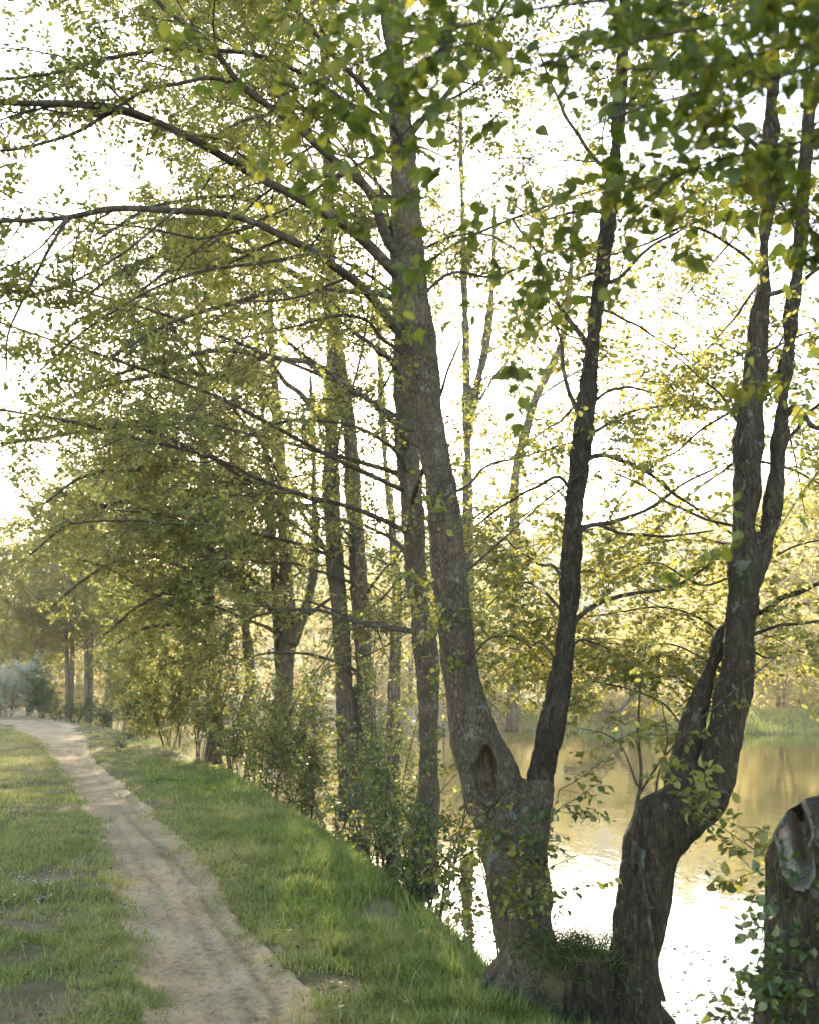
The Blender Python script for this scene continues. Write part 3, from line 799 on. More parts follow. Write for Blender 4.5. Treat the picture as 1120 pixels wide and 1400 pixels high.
b = MB(); crown_from(far_l, far_r, b, d2=4.2, l2=(.3, .3, 1.0), d3=6, d4=9, n_leaf=6, leaf=.042, t2=(.1, 1), l4=(.45, .14, .45)); n = crown_from(limbs, lr, b, d2=4.6, l2=(.45, .35, 1.4), d3=8, d4=11, n_leaf=8, leaf=.042, t2=(.12, 1), l4=(.45, .14, .45)); print('fork crown', n)
b.obj('crown', [M['twig'], M['leaf_sun']], t)
# slender whips rising from the elbow, one snapped whip hanging to the water
for pts, Y, w0, w1 in (([(866, 1190), (868, 1120), (876, 1060), (873, 1000), (874, 950), (880, 905), (884, 880)], (5.5, 5.5), 7, 2),
                       ([(872, 1090), (890, 1060), (930, 1010), (985, 960), (1060, 900)], (5.5, 5.7), 4, 1.5),
                       ([(868, 1150), (880, 1210), (890, 1270), (898, 1330), (908, 1370)], (5.45, 5.35), 4.5, 6),
                       ([(895, 1100), (900, 1060), (912, 1020), (905, 960)], (5.6, 5.6), 4, 1.5),
                       ([(872, 1075), (840, 1010), (790, 995)], (5.5, 5.6), 3, 1.5)):
    f0 = .5 * Y[0] / F; limb_obj(px_line(pts, Y), w0 * f0, w1 * f0, t, M['limb'], 24, 7, name='shoot')
shoot_cluster(t, [at(x, y, 5.5) for x, y in ((870, 1000), (876, 940), (900, 1040), (880, 900), (960, 980), (920, 1020))], 2, .3, .042, M['leaf'], .2, 1.0, name='leafy_shoot')
shoot_cluster(t, [at(x, y, 5.35) for x, y in ((1035, 1165), (1010, 1130), (985, 1105), (1060, 1185))], 3, .34, .055, M['leaf_sun'], .35, 1.0, n_leaf=12)
shoot_cluster(t, [at(x, y, 5.6) for x, y in ((800, 1110), (790, 1170))], 2, .34, .035, M['leaf_shrub'], -.1, .9, n_leaf=7)

# ------------------------------------------------------------------ pollard stump at the right edge
reseed('stump'); t = thing('pollard_stump', 'thick pollarded stump with an open hollow of pale wood, right edge', 'stump', base_point(1125, 1420, 4.3))
PS, rS = px_line([(1115, 1640, 190), (1118, 1500, 175), (1120, 1400, 160), (1124, 1300, 148), (1122, 1230, 140), (1118, 1170, 128), (1124, 1132, 100), (1150, 1112, 60)], (4.3, 4.3))
V, Nn, q = fuse([(PS, rS), px_line([(1128, 1190, 84), (1166, 1105, 84), (1220, 1000, 80), (1260, 900, 70), (1280, 700, 60)], (4.35, 4.6))], .010, [(3, .03, .7), (8, .018, .8), (18, .006, .8)], 5)
c = at(1086, 1150, 4.15); fc = nrm(CAM - c + [-.35, 0, -.1])
V += Nn * bark_plates(V, 22, .006, .4)[:, None]
V, mask, rr_, fr_ = hollow(V, Nn, q, c, fc, .060, .150, .17, .036, .7)
rimq = (fr_ & (rr_ < 1.30))[q].all(1) & ~mask
b = MB(); b.add(V, [q[~mask & ~rimq]]); tr_ = b.obj('trunk', M['bark_elbow'], t)
for mk, nm, mt in ((mask, 'hollow', M['pale_wood']), (rimq, 'callus_lip', M['callus'])):
    u, inv = np.unique(q[mk].ravel(), return_inverse=True); b = MB(); b.add(V[u], [inv.reshape(-1, 4)]); b.obj(nm, mt, tr_)
shoot_cluster(t, [at(x, y, 4.1) for x, y in ((1070, 1360), (1040, 1330), (1100, 1330), (1060, 1400), (1020, 1380), (1085, 1290), (1110, 1250), (1000, 1400), (1110, 1390))], 3, .30, .046, M['leaf_shrub'], .25, 1.1, n_leaf=9)
shoot_cluster(t, [at(x, y, 4.2) for x, y in ((1055, 1205), (1050, 1230), (1075, 1220))], 2, .16, .045, M['leaf_shrub'], .5, .8, n_leaf=6)

# small sawn stump and grassy root ball between the two alders
t = thing('sawn_stump', 'small mossy sawn stump wedged between the two alder trunks', 'stump', base_point(800, 1380, 5.55))
PS, rS = px_line([(800, 1480, 84), (802, 1400, 78), (806, 1340, 70), (808, 1302, 66)], (5.5, 5.5))
V, Nn, q = fuse([(PS, rS)], .010, [(5, .02, 1), (12, .012, 1)], 2); V += Nn * bark_plates(V, 24, .008, .4)[:, None]
top = V[:, 2].max() - .02; mask = (V[:, 2][q] > top - .02).all(1); split_obj(V, q, mask, 'trunk', M['bark_dark'], 'cut_face', M['bark'], t)


# ------------------------------------------------------------------ the row of alders along the bank
def bank_tree(label, stems, bark, group, limb_n=1.5, limb_len=(.42, 2.2, 5.2), bias=(-1.0, -.35, .1), extra=(), leaf=.05, n_leaf=6, d=(3.2, 4.6, 6.5), t0=.13, voxel=.028, lm='leaf_mid', bi=None, lscale=1.0):
    """stems: [(pixel polyline with widths, (depth at foot, depth at top))]"""
    reseed(label); st = [px_line(p, Y) for p, Y in stems]
    foot = st[0][0][0]; t = thing('alder_tree', label, 'tree', (foot[0], foot[1], float(gz(foot[0], foot[1], False))), group)
    V, Nn, q = fuse(st, voxel, [(2, .05, .5), (6, .025, .6)], 3); V += Nn * bark_plates(V, 13, .014, .4)[:, None]
    b = MB(); b.add(V, [q]); b.obj('trunk', bark, t)
    P = np.stack([resample(p, 14) for p, r in st]); L = np.linalg.norm(np.diff(P, axis=1), axis=2).sum(1); r = np.array([x[1].mean() for x in st])
    Q, ln, rr = spawn(P, L, r, limb_n, t0, .96, (48, 80), limb_len, 14, .055, -.035, .3, taper=.45, bias=bias, rfac=.34, rl=.02)
    ok = (Q[:, :, 2].min(1) > 1.5) | (np.linalg.norm(Q[:, -1, :2] - Q[:, 0, :2], axis=1) < 2.5); Q, rr = Q[ok], rr[ok]
    rr = np.clip(rr, .014, .06); Q = list(Q)[:60]; rr = list(rr)[:60]
    for pts, Y, w0 in extra:
        Pq = resample(rooted(px_line(pts, Y), [a_ for a_, _ in st]), 14); Q.append(Pq); rr.append(w0 * .5 * Y[0] / F)
    for p_, r_ in zip(Q, rr): limb_obj(p_, r_, r_ * .3, t, M['limb'], 26, 8)
    b = MB(); n = crown_from(Q, np.array(rr) * .7, b, d2=d[0], l2=(.42, .5, 2.4), l4=(.4, .15, .5), d3=d[1], d4=d[2], n_leaf=n_leaf, leaf=leaf, t2=(.12, 1), bias=(0, 0, -.15))
    print(label[:40], 'limbs', len(Q), 'leaves', n)
    b.obj('crown', [M['twig'], M[lm]], t)
    return t


NB = 'alders on the near bank'
bank_tree('alder half hidden behind the knot-holed alder, leaning left', [
    ([(578, 1230, 46), (577, 1170, 40), (583, 1100, 37), (587, 1030, 34), (585, 940, 32), (577, 850, 31), (571, 804, 30), (563, 690, 32), (556, 600, 30), (551, 520, 27), (547, 420, 24), (545, 280, 22), (540, 120, 19), (535, -80, 16), (530, -300, 11)], (11.0, 12.2))],
    M['bark'], NB, 1.9, (.40, 2.4, 5.2), extra=[
    ([(548, 520), (530, 490), (505, 470), (480, 455)], (11.6, 11.0), 12), ([(552, 600), (520, 560), (490, 540), (440, 505), (395, 470)], (11.5, 10.6), 12),
    ([(556, 640), (520, 600), (470, 580), (400, 575), (330, 600)], (11.5, 10.5), 8),
    ([(545, 330), (490, 300), (420, 290), (340, 310), (260, 350), (190, 400)], (11.9, 9.3), 10), ([(546, 420), (480, 400), (410, 395), (330, 410), (240, 440), (150, 490)], (11.7, 9.0), 10),
    ([(543, 230), (500, 180), (430, 150), (350, 160), (270, 200)], (12, 9.5), 9), ([(540, 150), (580, 90), (640, 60), (700, 70)], (12, 12.5), 8), ([(546, 380), (600, 330), (660, 320), (720, 350)], (11.8, 12.6), 7)], leaf=.05, n_leaf=6, d=(3.6, 6, 8.5), t0=.16, voxel=.022)
bank_tree('tall alder with two close straight stems standing right of the sun', [
    ([(480, 1120, 30), (475, 1040, 26), (472, 960, 25), (469, 900, 24), (461, 800, 25), (454, 690, 25), (454, 580, 19), (456, 500, 22), (455, 440, 22), (450, 330, 18), (447, 200, 15), (441, 20, 11), (436, -120, 7)], (18.5, 19.5)),
    ([(492, 1110, 27), (499, 1040, 25), (499, 960, 24), (497, 900, 24), (491, 800, 25), (484, 690, 25), (476, 580, 20), (467, 500, 13), (461, 440, 8)], (18.5, 19.1))],
    M['bark_mid'], NB, 1.3, (.40, 2.8, 7.0), extra=[
    ([(450, 590), (420, 550), (395, 525), (370, 500), (330, 480)], (19, 18.2), 12), ([(460, 540), (430, 505), (405, 480), (380, 455)], (19, 18.5), 10),
    ([(455, 700), (400, 675), (340, 655), (270, 615), (180, 585), (90, 580)], (19, 16.5), 11),
    ([(490, 850), (520, 820), (550, 790)], (19, 19.5), 8),
    ([(455, 430), (400, 375), (330, 345), (250, 340), (170, 370), (100, 420)], (19.2, 15.5), 11), ([(450, 330), (390, 290), (310, 270), (220, 280), (130, 330)], (19.3, 15.5), 10),
    ([(456, 520), (380, 490), (300, 480), (200, 500), (100, 540)], (19.1, 15.5), 10), ([(450, 260), (500, 220), (560, 200), (620, 220)], (19.4, 19), 8)], leaf=.056, n_leaf=6, d=(4.0, 6.2, 8.5), t0=.18, voxel=.02)
bank_tree('dark alder forking low into three stems, left of the two-stemmed alder', [
    ([(384, 1050, 29.6), (386, 980, 26.6), (390, 920, 24.4), (394, 860, 23.7), (392, 800, 19.2), (388, 720, 17.8), (384, 640, 16.3), (378, 560, 13.3), (372, 470, 11.1), (366, 350, 8.9), (362, 200, 5.9)], (24, 24.8)),
    ([(398, 880, 19.2), (414, 840, 14.8), (426, 800, 13.3), (430, 740, 11.8), (430, 680, 9.6), (428, 600, 7.4), (424, 500, 5.2)], (24, 24.6)),
    ([(378, 1050, 22.2), (374, 1000, 17.8), (384, 950, 14.8), (380, 880, 13.3), (376, 800, 11.8), (370, 700, 11.1), (362, 600, 9.6), (352, 480, 7.4), (345, 350, 5.2)], (24.3, 25))],
    M['bark_mid'], NB, 1.3, (.40, 3.0, 7.5), extra=[
    ([(388, 700), (340, 672), (270, 640), (190, 640), (110, 655), (60, 690)], (24.3, 21), 10),
    ([(392, 860), (350, 820), (310, 790), (250, 800), (190, 830), (140, 870)], (24.2, 22), 9),
    ([(402, 850), (430, 835), (455, 815), (480, 805)], (24, 23.6), 8),
    ([(380, 620), (320, 580), (240, 570), (150, 585), (60, 600), (0, 608)], (24.5, 20), 11),
    ([(372, 470), (320, 420), (250, 400), (170, 410), (90, 450)], (24.6, 20), 9), ([(366, 350), (300, 310), (220, 300), (130, 320)], (24.7, 20.5), 8),
    ([(380, 560), (310, 520), (230, 510), (140, 530), (60, 560)], (24.4, 20), 10)], leaf=.064, n_leaf=6, d=(4.0, 6.2, 8.5), t0=.14)
bank_tree('slim dark alder at the left end of the bank row, sweeping over the path', [
    ([(292, 1045, 24.0), (296, 1000, 19.2), (290, 930, 17.6), (288, 850, 16.0), (284, 760, 14.4), (280, 660, 12.0), (276, 560, 10.4), (270, 430, 8.0), (262, 300, 5.6)], (26, 26.5))],
    M['bark_mid'], NB, 2.1, (.5, 3.0, 7.0), extra=[
    ([(290, 900), (250, 860), (210, 855), (175, 870), (150, 890)], (26, 25), 7), ([(288, 820), (240, 770), (180, 760), (120, 790), (70, 830)], (26, 24), 8),
    ([(284, 740), (220, 690), (150, 690), (90, 720), (40, 760)], (26, 23.5), 8)], leaf=.07, n_leaf=6, d=(3.7, 5.8, 8), t0=.15)
bank_tree('thin alder leaning right between the slim alder and the three-stemmed alder', [
    ([(322, 1035, 20.8), (334, 980, 17.6), (342, 930, 14.4), (336, 860, 12.0), (330, 780, 11.2), (326, 690, 9.6), (322, 580, 8.0), (318, 460, 6.4), (312, 330, 4.0)], (28, 28.5))],
    M['bark_mid'], NB, 1.3, (.48, 2.6, 6.5), leaf=.072, n_leaf=5, d=(3.7, 5.8, 8), t0=.1)
bank_tree('slender grey alder seen between the knot-holed trunk and its dark stem', [
    ([(636, 1040, 20), (638, 900, 17), (640, 760, 16), (639, 640, 15), (637, 520, 14), (635, 400, 12), (632, 280, 9), (628, 120, 6)], (21, 22)),
    ([(640, 600, 13), (648, 545, 11), (662, 480, 10), (672, 400, 8), (676, 280, 6)], (21.4, 22))],
    M['bark_pale'], NB, 2.8, (.34, 1.8, 4.0), bias=(.4, -.2, .1), leaf=.055, n_leaf=5, d=(3, 5, 7), t0=.2, lm='leaf_mid')
bank_tree('thin pale alder showing low between the two-stemmed alder and the half hidden one', [
    ([(536, 1090, 20), (538, 960, 17), (542, 860, 15), (540, 760, 13), (528, 640, 11), (520, 500, 8), (512, 360, 5)], (22, 23))],
    M['bark_pale'], NB, 2.6, (.34, 1.8, 4.0), bias=(.1, -.2, .1), leaf=.055, n_leaf=5, d=(3, 5, 7), t0=.2)
bank_tree('farther grey alder with a left-leaning stem behind the dark stem', [
    ([(700, 1000, 18), (706, 800, 15), (706, 640, 14), (735, 540, 13), (768, 470, 12), (778, 400, 10), (785, 280, 7)], (27, 28))],
    M['bark_pale'], NB, 2.4, (.34, 1.8, 4.0), bias=(.2, -.2, .1), leaf=.06, n_leaf=5, d=(2.8, 4.6, 6.5), t0=.25)

# ------------------------------------------------------------------ shrubs under the row
def shrub(label, px, py, Y, w, h, stems, leaf, lm, name='shrub', cat='shrub', group=None, d=(9, 9), n_leaf=7, lean=(0, 0), tw=(.1, .32), r0=.012, slim=1.0, z=None):
    reseed(label); p = at(px, py, Y); p[2] = float(gz(p[0], p[1], False)) - .03
    t = thing(name, label, cat, p, group)
    P = []
    for k in range(stems):
        a = rng.uniform(0, 2 * np.pi); tip = p + np.array([math.cos(a) * w * .5 * rng.uniform(.2, 1) + lean[0], math.sin(a) * w * .5 * rng.uniform(.2, 1) + lean[1], h * rng.uniform(.6, 1.0)])
        midp = p + (tip - p) * .5 + np.array([rng.normal() * .06 * w, rng.normal() * .06 * w, .1 * h])
        P.append(resample([p + np.array([math.cos(a), math.sin(a), 0]) * w * .06, midp, tip], 10))
    P = np.array(P); L = np.linalg.norm(np.diff(P, axis=1), axis=2).sum(1); r = np.full(stems, r0)
    for k in range(stems):
        b = MB(); b.tubes(P[k], np.linspace(r0, r0 * .3, 10), 6); b.obj('stem', M['twig'], t)
    b = MB()
    P2, L2, r2 = spawn(P, L, r, d[0], .12, 1, (25, 75), (.4, .15, .9), 6, .15, .02, .6)
    P3, L3, r3 = spawn(P2, L2, r2, d[1], .05, 1, (25, 70), (.4, tw[0], tw[1]), 4, .2, 0, .7)
    b.tubes(P2, taper(r2, 6), 4, 0); b.tubes(P3, taper(np.clip(r3, .001, .002), 4, .6), 3, 0)
    twig_leaves(b, P3, L3, n_leaf, leaf, 1, False, slim=slim)
    b.obj('crown', [M['twig'], M[lm]], t); return t


SH = 'shrubs under the near bank alders'
shrub('leafy shrub at the left foot of the knot-holed alder', 585, 1190, 9.2, 1.2, 1.7, 10, .045, 'leaf_shrub', group=SH)
shrub('dense shrub in front of the half hidden alder, white water behind it', 540, 1150, 10.8, 1.5, 2.2, 10, .042, 'leaf_mid', group=SH, d=(6, 7))
shrub('low shrub spilling over the grass edge below the two-stemmed alder', 470, 1110, 13.5, 2.0, 1.7, 10, .045, 'leaf_shrub', group=SH, d=(7, 7))
shrub('twiggy shrub right of the two-stemmed alder', 520, 1095, 15.0, 2.2, 3.0, 10, .046, 'leaf_mid', group=SH, d=(6, 7))
shrub('bare-stemmed shrub left of the two-stemmed alder', 420, 1070, 17.5, 2.4, 2.9, 11, .05, 'leaf_mid', group=SH, d=(9, 9))
shrub('shrub at the foot of the three-stemmed alder', 365, 1045, 20.5, 3.0, 2.7, 13, .055, 'leaf_shrub', group=SH, d=(7, 7))
shrub('dark shrub crowding the foot of the slim dark alder', 275, 1030, 23.0, 3.0, 3.6, 12, .06, 'leaf_mid', group=SH, d=(7, 7))
shrub('tangled shrub at the left end of the bank row', 235, 1012, 27.5, 3.4, 3.8, 14, .065, 'leaf_mid', group=SH)
shrub('green shrub at the grass edge between the slim and three-stemmed alders', 325, 1040, 21.5, 2.4, 2.3, 10, .055, 'leaf_mid', group=SH, d=(6, 7))
shrub('far shrub closing the bank row where the path bends', 200, 992, 35, 4.2, 4.2, 14, .08, 'leaf_mid', group=SH, d=(6, 8))
shrub('thin shrub at the water edge between the knot-holed trunk and dark stem', 690, 1080, 8.8, .8, 1.3, 5, .04, 'leaf_shrub', group=SH, d=(8, 9))

# left end of the path
shrub('silvery white shrub beside the far end of the path', 8, 972, 50, 4.4, 3.0, 16, .10, 'leaf_silver', d=(6, 8), n_leaf=8, slim=.6, tw=(.2, .5))
shrub('smaller silvery shrub with upright pale sprays, next to the broom bush', 40, 970, 52, 2.6, 2.6, 12, .09, 'leaf_silver', d=(6, 8), n_leaf=7, slim=.6, tw=(.2, .5))
shrub('upright grey-green broom bush by the path bend', 58, 972, 49, 1.9, 2.5, 16, .11, 'leaf_broom', 'broom_bush', 'bush', d=(9, 8), n_leaf=7, slim=.25, tw=(.2, .5))
BR = 'low broom bushes by the path bend'
shrub('low dark broom cushion right beside the upright broom bush', 80, 974, 46, 1.8, .9, 10, .09, 'leaf_broom', 'broom_bush', 'bush', BR, d=(9, 9), slim=.3)
shrub('middle one of the low broom cushions, largest', 103, 979, 44, 2.2, 1.2, 12, .09, 'leaf_broom', 'broom_bush', 'bush', BR, d=(9, 9), slim=.3)
shrub('low blue-green broom cushion nearest the bank row', 142, 986, 40, 2.3, 1.0, 12, .09, 'leaf_broom', 'broom_bush', 'bush', BR, d=(9, 9), slim=.3)
shrub('tiny dark tussock alone on the turf by the path bend', 162, 1026, 24.5, .5, .32, 12, .05, 'leaf_broom', 'grass_tussock', 'tussock', 'tussocks on the turf', d=(10, 10), slim=.25, r0=.004)
shrub('small dark tussock on the turf nearer the shrubs', 177, 1005, 31, .55, .45, 12, .06, 'leaf_broom', 'grass_tussock', 'tussock', 'tussocks on the turf', d=(10, 10), slim=.25, r0=.004)
shrub('pale seeding weed standing in the turf left of the path', 62, 1225, 7.9, .28, .26, 6, .03, 'leaf_silver', 'weed', 'weed', d=(6, 7), slim=.4, r0=.003)

# ------------------------------------------------------------------ overhanging tree whose trunk stands just outside the frame
reseed('near'); t = thing('alder_tree', 'tree reaching in from the upper right with big blurred green leaves', 'tree', (2.75, 1.6, float(gz(2.75, 1.6, False))))
b = MB(); TP = resample(np.array([[2.75, 1.6, -1.2], [2.72, 1.6, .5], [2.6, 1.65, 1.8], [2.55, 1.75, 3.0], [2.4, 1.9, 4.6], [2.3, 2.0, 6.0]]), 60)
b.tubes(TP, np.linspace(.17, .05, 60) * (1 + .15 * vn(np.arange(60), np.zeros(60), 4, 1)), 20); b.obj('trunk', M['bark_mid'], t)
FB = [
    ([(1330, 130), (1200, 70), (1060, 105), (940, 130), (830, 165), (730, 215), (640, 275), (560, 320), (525, 335)], (2.0, 2.5), 11, 3),
    ([(1330, -60), (1150, -60), (900, -10), (700, 20), (560, 60), (450, 105), (360, 140)], (2.0, 2.5), 12, 3),
    ([(1330, 260), (1180, 190), (1040, 205), (930, 240), (850, 300), (770, 345), (700, 395), (660, 440)], (2.0, 2.7), 9, 2.5),
    ([(1330, 40), (1150, 20), (980, 35), (820, 70), (680, 110), (590, 150), (530, 205)], (1.9, 2.4), 11, 3),
    ([(1330, 330), (1200, 270), (1100, 210), (1010, 190), (900, 200)], (1.8, 2.0), 8, 3),
    ([(1330, 0), (1200, -20), (1060, -10), (930, 30), (830, 20)], (1.7, 1.9), 8, 3),
    ([(1330, 520), (1210, 560), (1140, 620), (1100, 670), (1060, 730), (1040, 755)], (2.6, 3.0), 6, 2),
    ([(1330, 480), (1230, 460), (1150, 500), (1095, 560), (1070, 600)], (2.5, 2.9), 6, 2),
    ([(1330, 380), (1200, 330), (1080, 290), (1000, 270), (960, 300)], (2.3, 2.7), 6, 2),
    ([(1330, -140), (1100, -130), (850, -90), (650, -60), (500, -20), (420, 30)], (2.2, 2.8), 10, 3),
    ([(870, 290), (900, 330), (960, 420), (990, 480)], (2.6, 2.9), 3, 1.5),
    ([(1330, 20), (1100, 60), (900, 95), (720, 85), (600, 60), (530, 110), (500, 180)], (1.9, 2.4), 9, 2.5),
    ([(730, 215), (660, 220), (600, 240), (550, 290)], (2.3, 2.5), 4, 1.5),
    ([(1330, 200), (1220, 130), (1120, 120), (1010, 140), (920, 175)], (1.8, 2.0), 7, 2),
    ([(1330, 90), (1220, 40), (1110, 60), (990, 80), (880, 90), (790, 120)], (2.2, 2.5), 8, 2),
    ([(1330, 300), (1240, 200), (1130, 170), (1050, 230)], (2.1, 2.3), 6, 2),
    ([(1330, 240), (1240, 250), (1160, 240), (1090, 150), (1040, 60)], (2.3, 2.6), 6, 2),
]
limbs = []; lr = []
for pts, Y, w0, w1 in FB:
    P = px_line(pts, Y); 
    if pts[0][0] > 1300: P = np.r_[[TP[int(np.clip((P[0][2] + .9) / 7.2 * 60, 20, 59))]], P]
    f0 = .5 * Y[0] / F; limb_obj(P, w0 * f0, w1 * f0, t, M['limb'], 60, 8); limbs.append(P); lr.append(w0 * f0)
b = MB()
LP = np.stack([resample(l, 24) for l in limbs]); LL = np.linalg.norm(np.diff(LP, axis=1), axis=2).sum(1)
P2, L2, r2 = spawn(LP, LL, np.array(lr), 11, .22, 1, (25, 75), (.24, .10, .46), 7, .14, -.03, .6, taper=.5)
P3, L3, r3 = spawn(P2, L2, r2, 11, .1, 1, (25, 65), (.45, .05, .16), 4, .18, -.03, .7)
b.tubes(P2, taper(np.clip(r2, .0022, .005), 7), 5, 0); b.tubes(P3, taper(np.clip(r3, .001, .0018), 4, .6), 4, 0)
twig_leaves(b, P3, L3, 5, .042, 1, True, droop=.5, up=.7); twig_leaves(b, P2, L2, 5, .046, 1, True, droop=.5, up=.7, t0=.3)
print('near leaves', len(P3) * 4 + len(P2) * 5)
b.obj('crown', [M['twig'], M['leaf_near']], t)

# ------------------------------------------------------------------ far trees: built once, copied
def far_tree(label, h, w, lm, leaf, dens, lean=0.0, stems=1, group=None, bark='bark_pale', t0=.12):
    reseed(label + lm); t = thing('far_tree', label, 'tree', (0, 0, 0), group)
    P = []
    for k in range(stems):
        a = k * 2.4 + .4
        P.append(resample([[math.cos(a) * .12 * k, math.sin(a) * .12 * k, -.4], [lean * .4 + math.cos(a) * .3 * k, math.sin(a) * .3 * k, h * .3], [lean * .8 + math.cos(a) * .6 * k + rng.normal() * .2, math.sin(a) * .6 * k, h * .65], [lean + math.cos(a) * .9 * k, math.sin(a) * .9 * k, h * .97]], 14))
    P = np.array(P); L = np.linalg.norm(np.diff(P, axis=1), axis=2).sum(1); r = np.full(stems, h * .0105)
    b = MB(); b.tubes(P, taper(r, 14, .2) * 1.2, 10); b.obj('trunk', M[bark], t)
    Q, ln, rr = spawn(P, L, r, 2.6 * 10 / h, t0, .98, (45, 85), (w / h * .62, w * .15, w * .62), 12, .08, -.03, .35, taper=.35, rfac=.35)
    b = MB(); b.tubes(Q, taper(np.clip(rr, .02, .07), 12, .25), 6, 0)
    P2, L2, r2 = spawn(Q, ln, rr, 4.0 * dens, .1, 1, (30, 80), (.4, .4, 2.2), 6, .16, -.01, .5)
    P3, L3, r3 = spawn(P2, L2, r2, 5.0 * dens, .05, 1, (30, 75), (.45, .25, .8), 4, .18, 0, .6)
    b.tubes(P2, taper(np.clip(r2, .006, .02), 6), 3, 0); b.tubes(P3, taper(np.clip(r3, .003, .006), 4, .6), 3, 0)
    twig_leaves(b, P3, L3, 6, leaf, 1); b.obj('crown', [M['twig_far'], M[lm]], t)
    print('far tree leaves', len(P3) * 6)
    return t


def place(proto, first, label, px, Y, top=None, h=None, z=None, group=None):
    """stand a copy so that its foot is on the ground below pixel column px at depth Y, its top at pixel row `top`"""
    o = proto
    if not first:
        o = proto.copy(); SC.collection.objects.link(o)
        for c in proto.children:
            d = c.copy(); SC.collection.objects.link(d); d.parent = o
    x = (px - 560) / F * Y / (math.cos(PITCH)) ; x = at(px, 900, Y)[0]
    zz = float(gz(x, Y, False)) if z is None else z
    o.location = (x, Y, max(zz, WATER - .3) - .05)
    if top is not None: h = at(px, top, Y)[2] - zz
    s_ = h / proto['h0']; o.scale = (s_ * rng.uniform(.9, 1.15), s_ * rng.uniform(.9, 1.15), s_); o.rotation_euler = (0, 0, rng.uniform(0, 6.28))
    tag(o, label, 'tree', group); return o


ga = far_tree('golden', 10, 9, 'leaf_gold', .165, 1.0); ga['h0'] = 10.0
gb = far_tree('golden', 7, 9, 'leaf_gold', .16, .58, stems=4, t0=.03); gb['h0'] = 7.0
gc = far_tree('row', 13, 12, 'leaf_far', .15, 1.0, lean=.8, stems=2, t0=.3); gc['h0'] = 13.0
for p_ in (ga, gb, gc): p_['h0'] = float(p_['h0'])
FBK = 'golden trees on the far bank'
first = {ga: True, gb: True, gc: True}
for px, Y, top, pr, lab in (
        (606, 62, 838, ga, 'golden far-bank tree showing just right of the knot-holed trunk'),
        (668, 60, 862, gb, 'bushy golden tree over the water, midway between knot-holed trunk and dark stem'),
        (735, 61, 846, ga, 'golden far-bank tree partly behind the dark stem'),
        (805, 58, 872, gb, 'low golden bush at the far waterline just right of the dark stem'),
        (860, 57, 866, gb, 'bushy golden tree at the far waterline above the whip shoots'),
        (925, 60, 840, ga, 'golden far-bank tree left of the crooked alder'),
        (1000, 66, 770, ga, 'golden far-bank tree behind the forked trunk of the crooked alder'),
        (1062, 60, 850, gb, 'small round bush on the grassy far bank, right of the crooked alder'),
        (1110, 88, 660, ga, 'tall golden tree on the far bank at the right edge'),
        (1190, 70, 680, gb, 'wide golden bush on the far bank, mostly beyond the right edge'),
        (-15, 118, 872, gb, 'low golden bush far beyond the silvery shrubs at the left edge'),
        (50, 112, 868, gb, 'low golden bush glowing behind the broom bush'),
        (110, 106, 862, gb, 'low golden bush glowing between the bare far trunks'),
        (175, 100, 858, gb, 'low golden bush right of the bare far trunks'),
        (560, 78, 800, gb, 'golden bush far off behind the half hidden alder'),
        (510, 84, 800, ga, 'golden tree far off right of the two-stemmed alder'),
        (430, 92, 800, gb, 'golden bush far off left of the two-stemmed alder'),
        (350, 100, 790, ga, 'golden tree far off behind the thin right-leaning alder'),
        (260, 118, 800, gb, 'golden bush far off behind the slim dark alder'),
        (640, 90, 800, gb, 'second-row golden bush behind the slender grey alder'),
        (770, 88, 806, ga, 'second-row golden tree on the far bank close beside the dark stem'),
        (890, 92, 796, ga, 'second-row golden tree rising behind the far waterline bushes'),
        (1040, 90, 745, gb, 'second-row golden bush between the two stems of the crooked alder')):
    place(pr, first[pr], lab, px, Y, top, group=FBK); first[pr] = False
ROW = 'hazy trees at the far end of the path'
for px, Y, top, lab in ((-40, 92, 720, 'hazy green tree at the left edge beyond the silvery shrubs'),
                        (45, 86, 745, 'hazy green tree rising behind the broom bush'),
                        (98, 78, 690, 'hazy tree whose leaning trunk shows first right of the broom bush'),
                        (124, 77, 670, 'hazy tree with the middle one of three bare far trunks'),
                        (152, 74, 650, 'hazy tree with the dark right-hand one of three bare far trunks'),
                        (200, 62, 640, 'hazy tree half merged with the left end of the bank row'),
                        (10, 120, 770, 'palest tree at the left edge, farthest along the path')):
    place(gc, first[gc], lab, px, Y, top, group=ROW); first[gc] = False
HG = 'pale trees on the hillside beyond the far bank'
for k in range(150):
    px = rng.uniform(330, 1200); Y = 145 + 210 * rng.random() ** .8; x = at(px, 900, Y)[0]
    zz = float(np.interp(Y, hy, HZ[np.argmin(abs(hx - x))])) if True else 0
    place(ga if k % 2 else gb, False, 'small pale tree on the hazy hillside beyond the far bank', px, Y, None, rng.uniform(5, 10), zz, HG)
# driftwood and bare branches at the far waterline
for i, (pts, Y, lab) in enumerate((
        ([(770, 960), (800, 965), (835, 975), (850, 1000)], (50, 49), 'bare branch leaning into the water at the far bank, right of the dark stem'),
        ([(880, 930), (860, 955), (840, 985), (825, 1003)], (50.5, 49), 'dark dead bough leaning from the far bank into the river'))):
    P = px_line(pts, Y); t = thing('fallen_branch', lab, 'branch', P[0], 'fallen branches at the far waterline')
    limb_obj(P, .16, .05, t, M['limb'], 20, 8, name='bough')
    Q, ln, rr = spawn(resample(P, 10)[None], np.array([4.0]), np.array([.08]), 4, .1, 1, (30, 70), (.4, .5, 1.6), 6, .15, -.05, .5)
    b = MB(); b.tubes(Q, taper(rr, 6), 4); b.obj('branchwork', M['twig'], t)

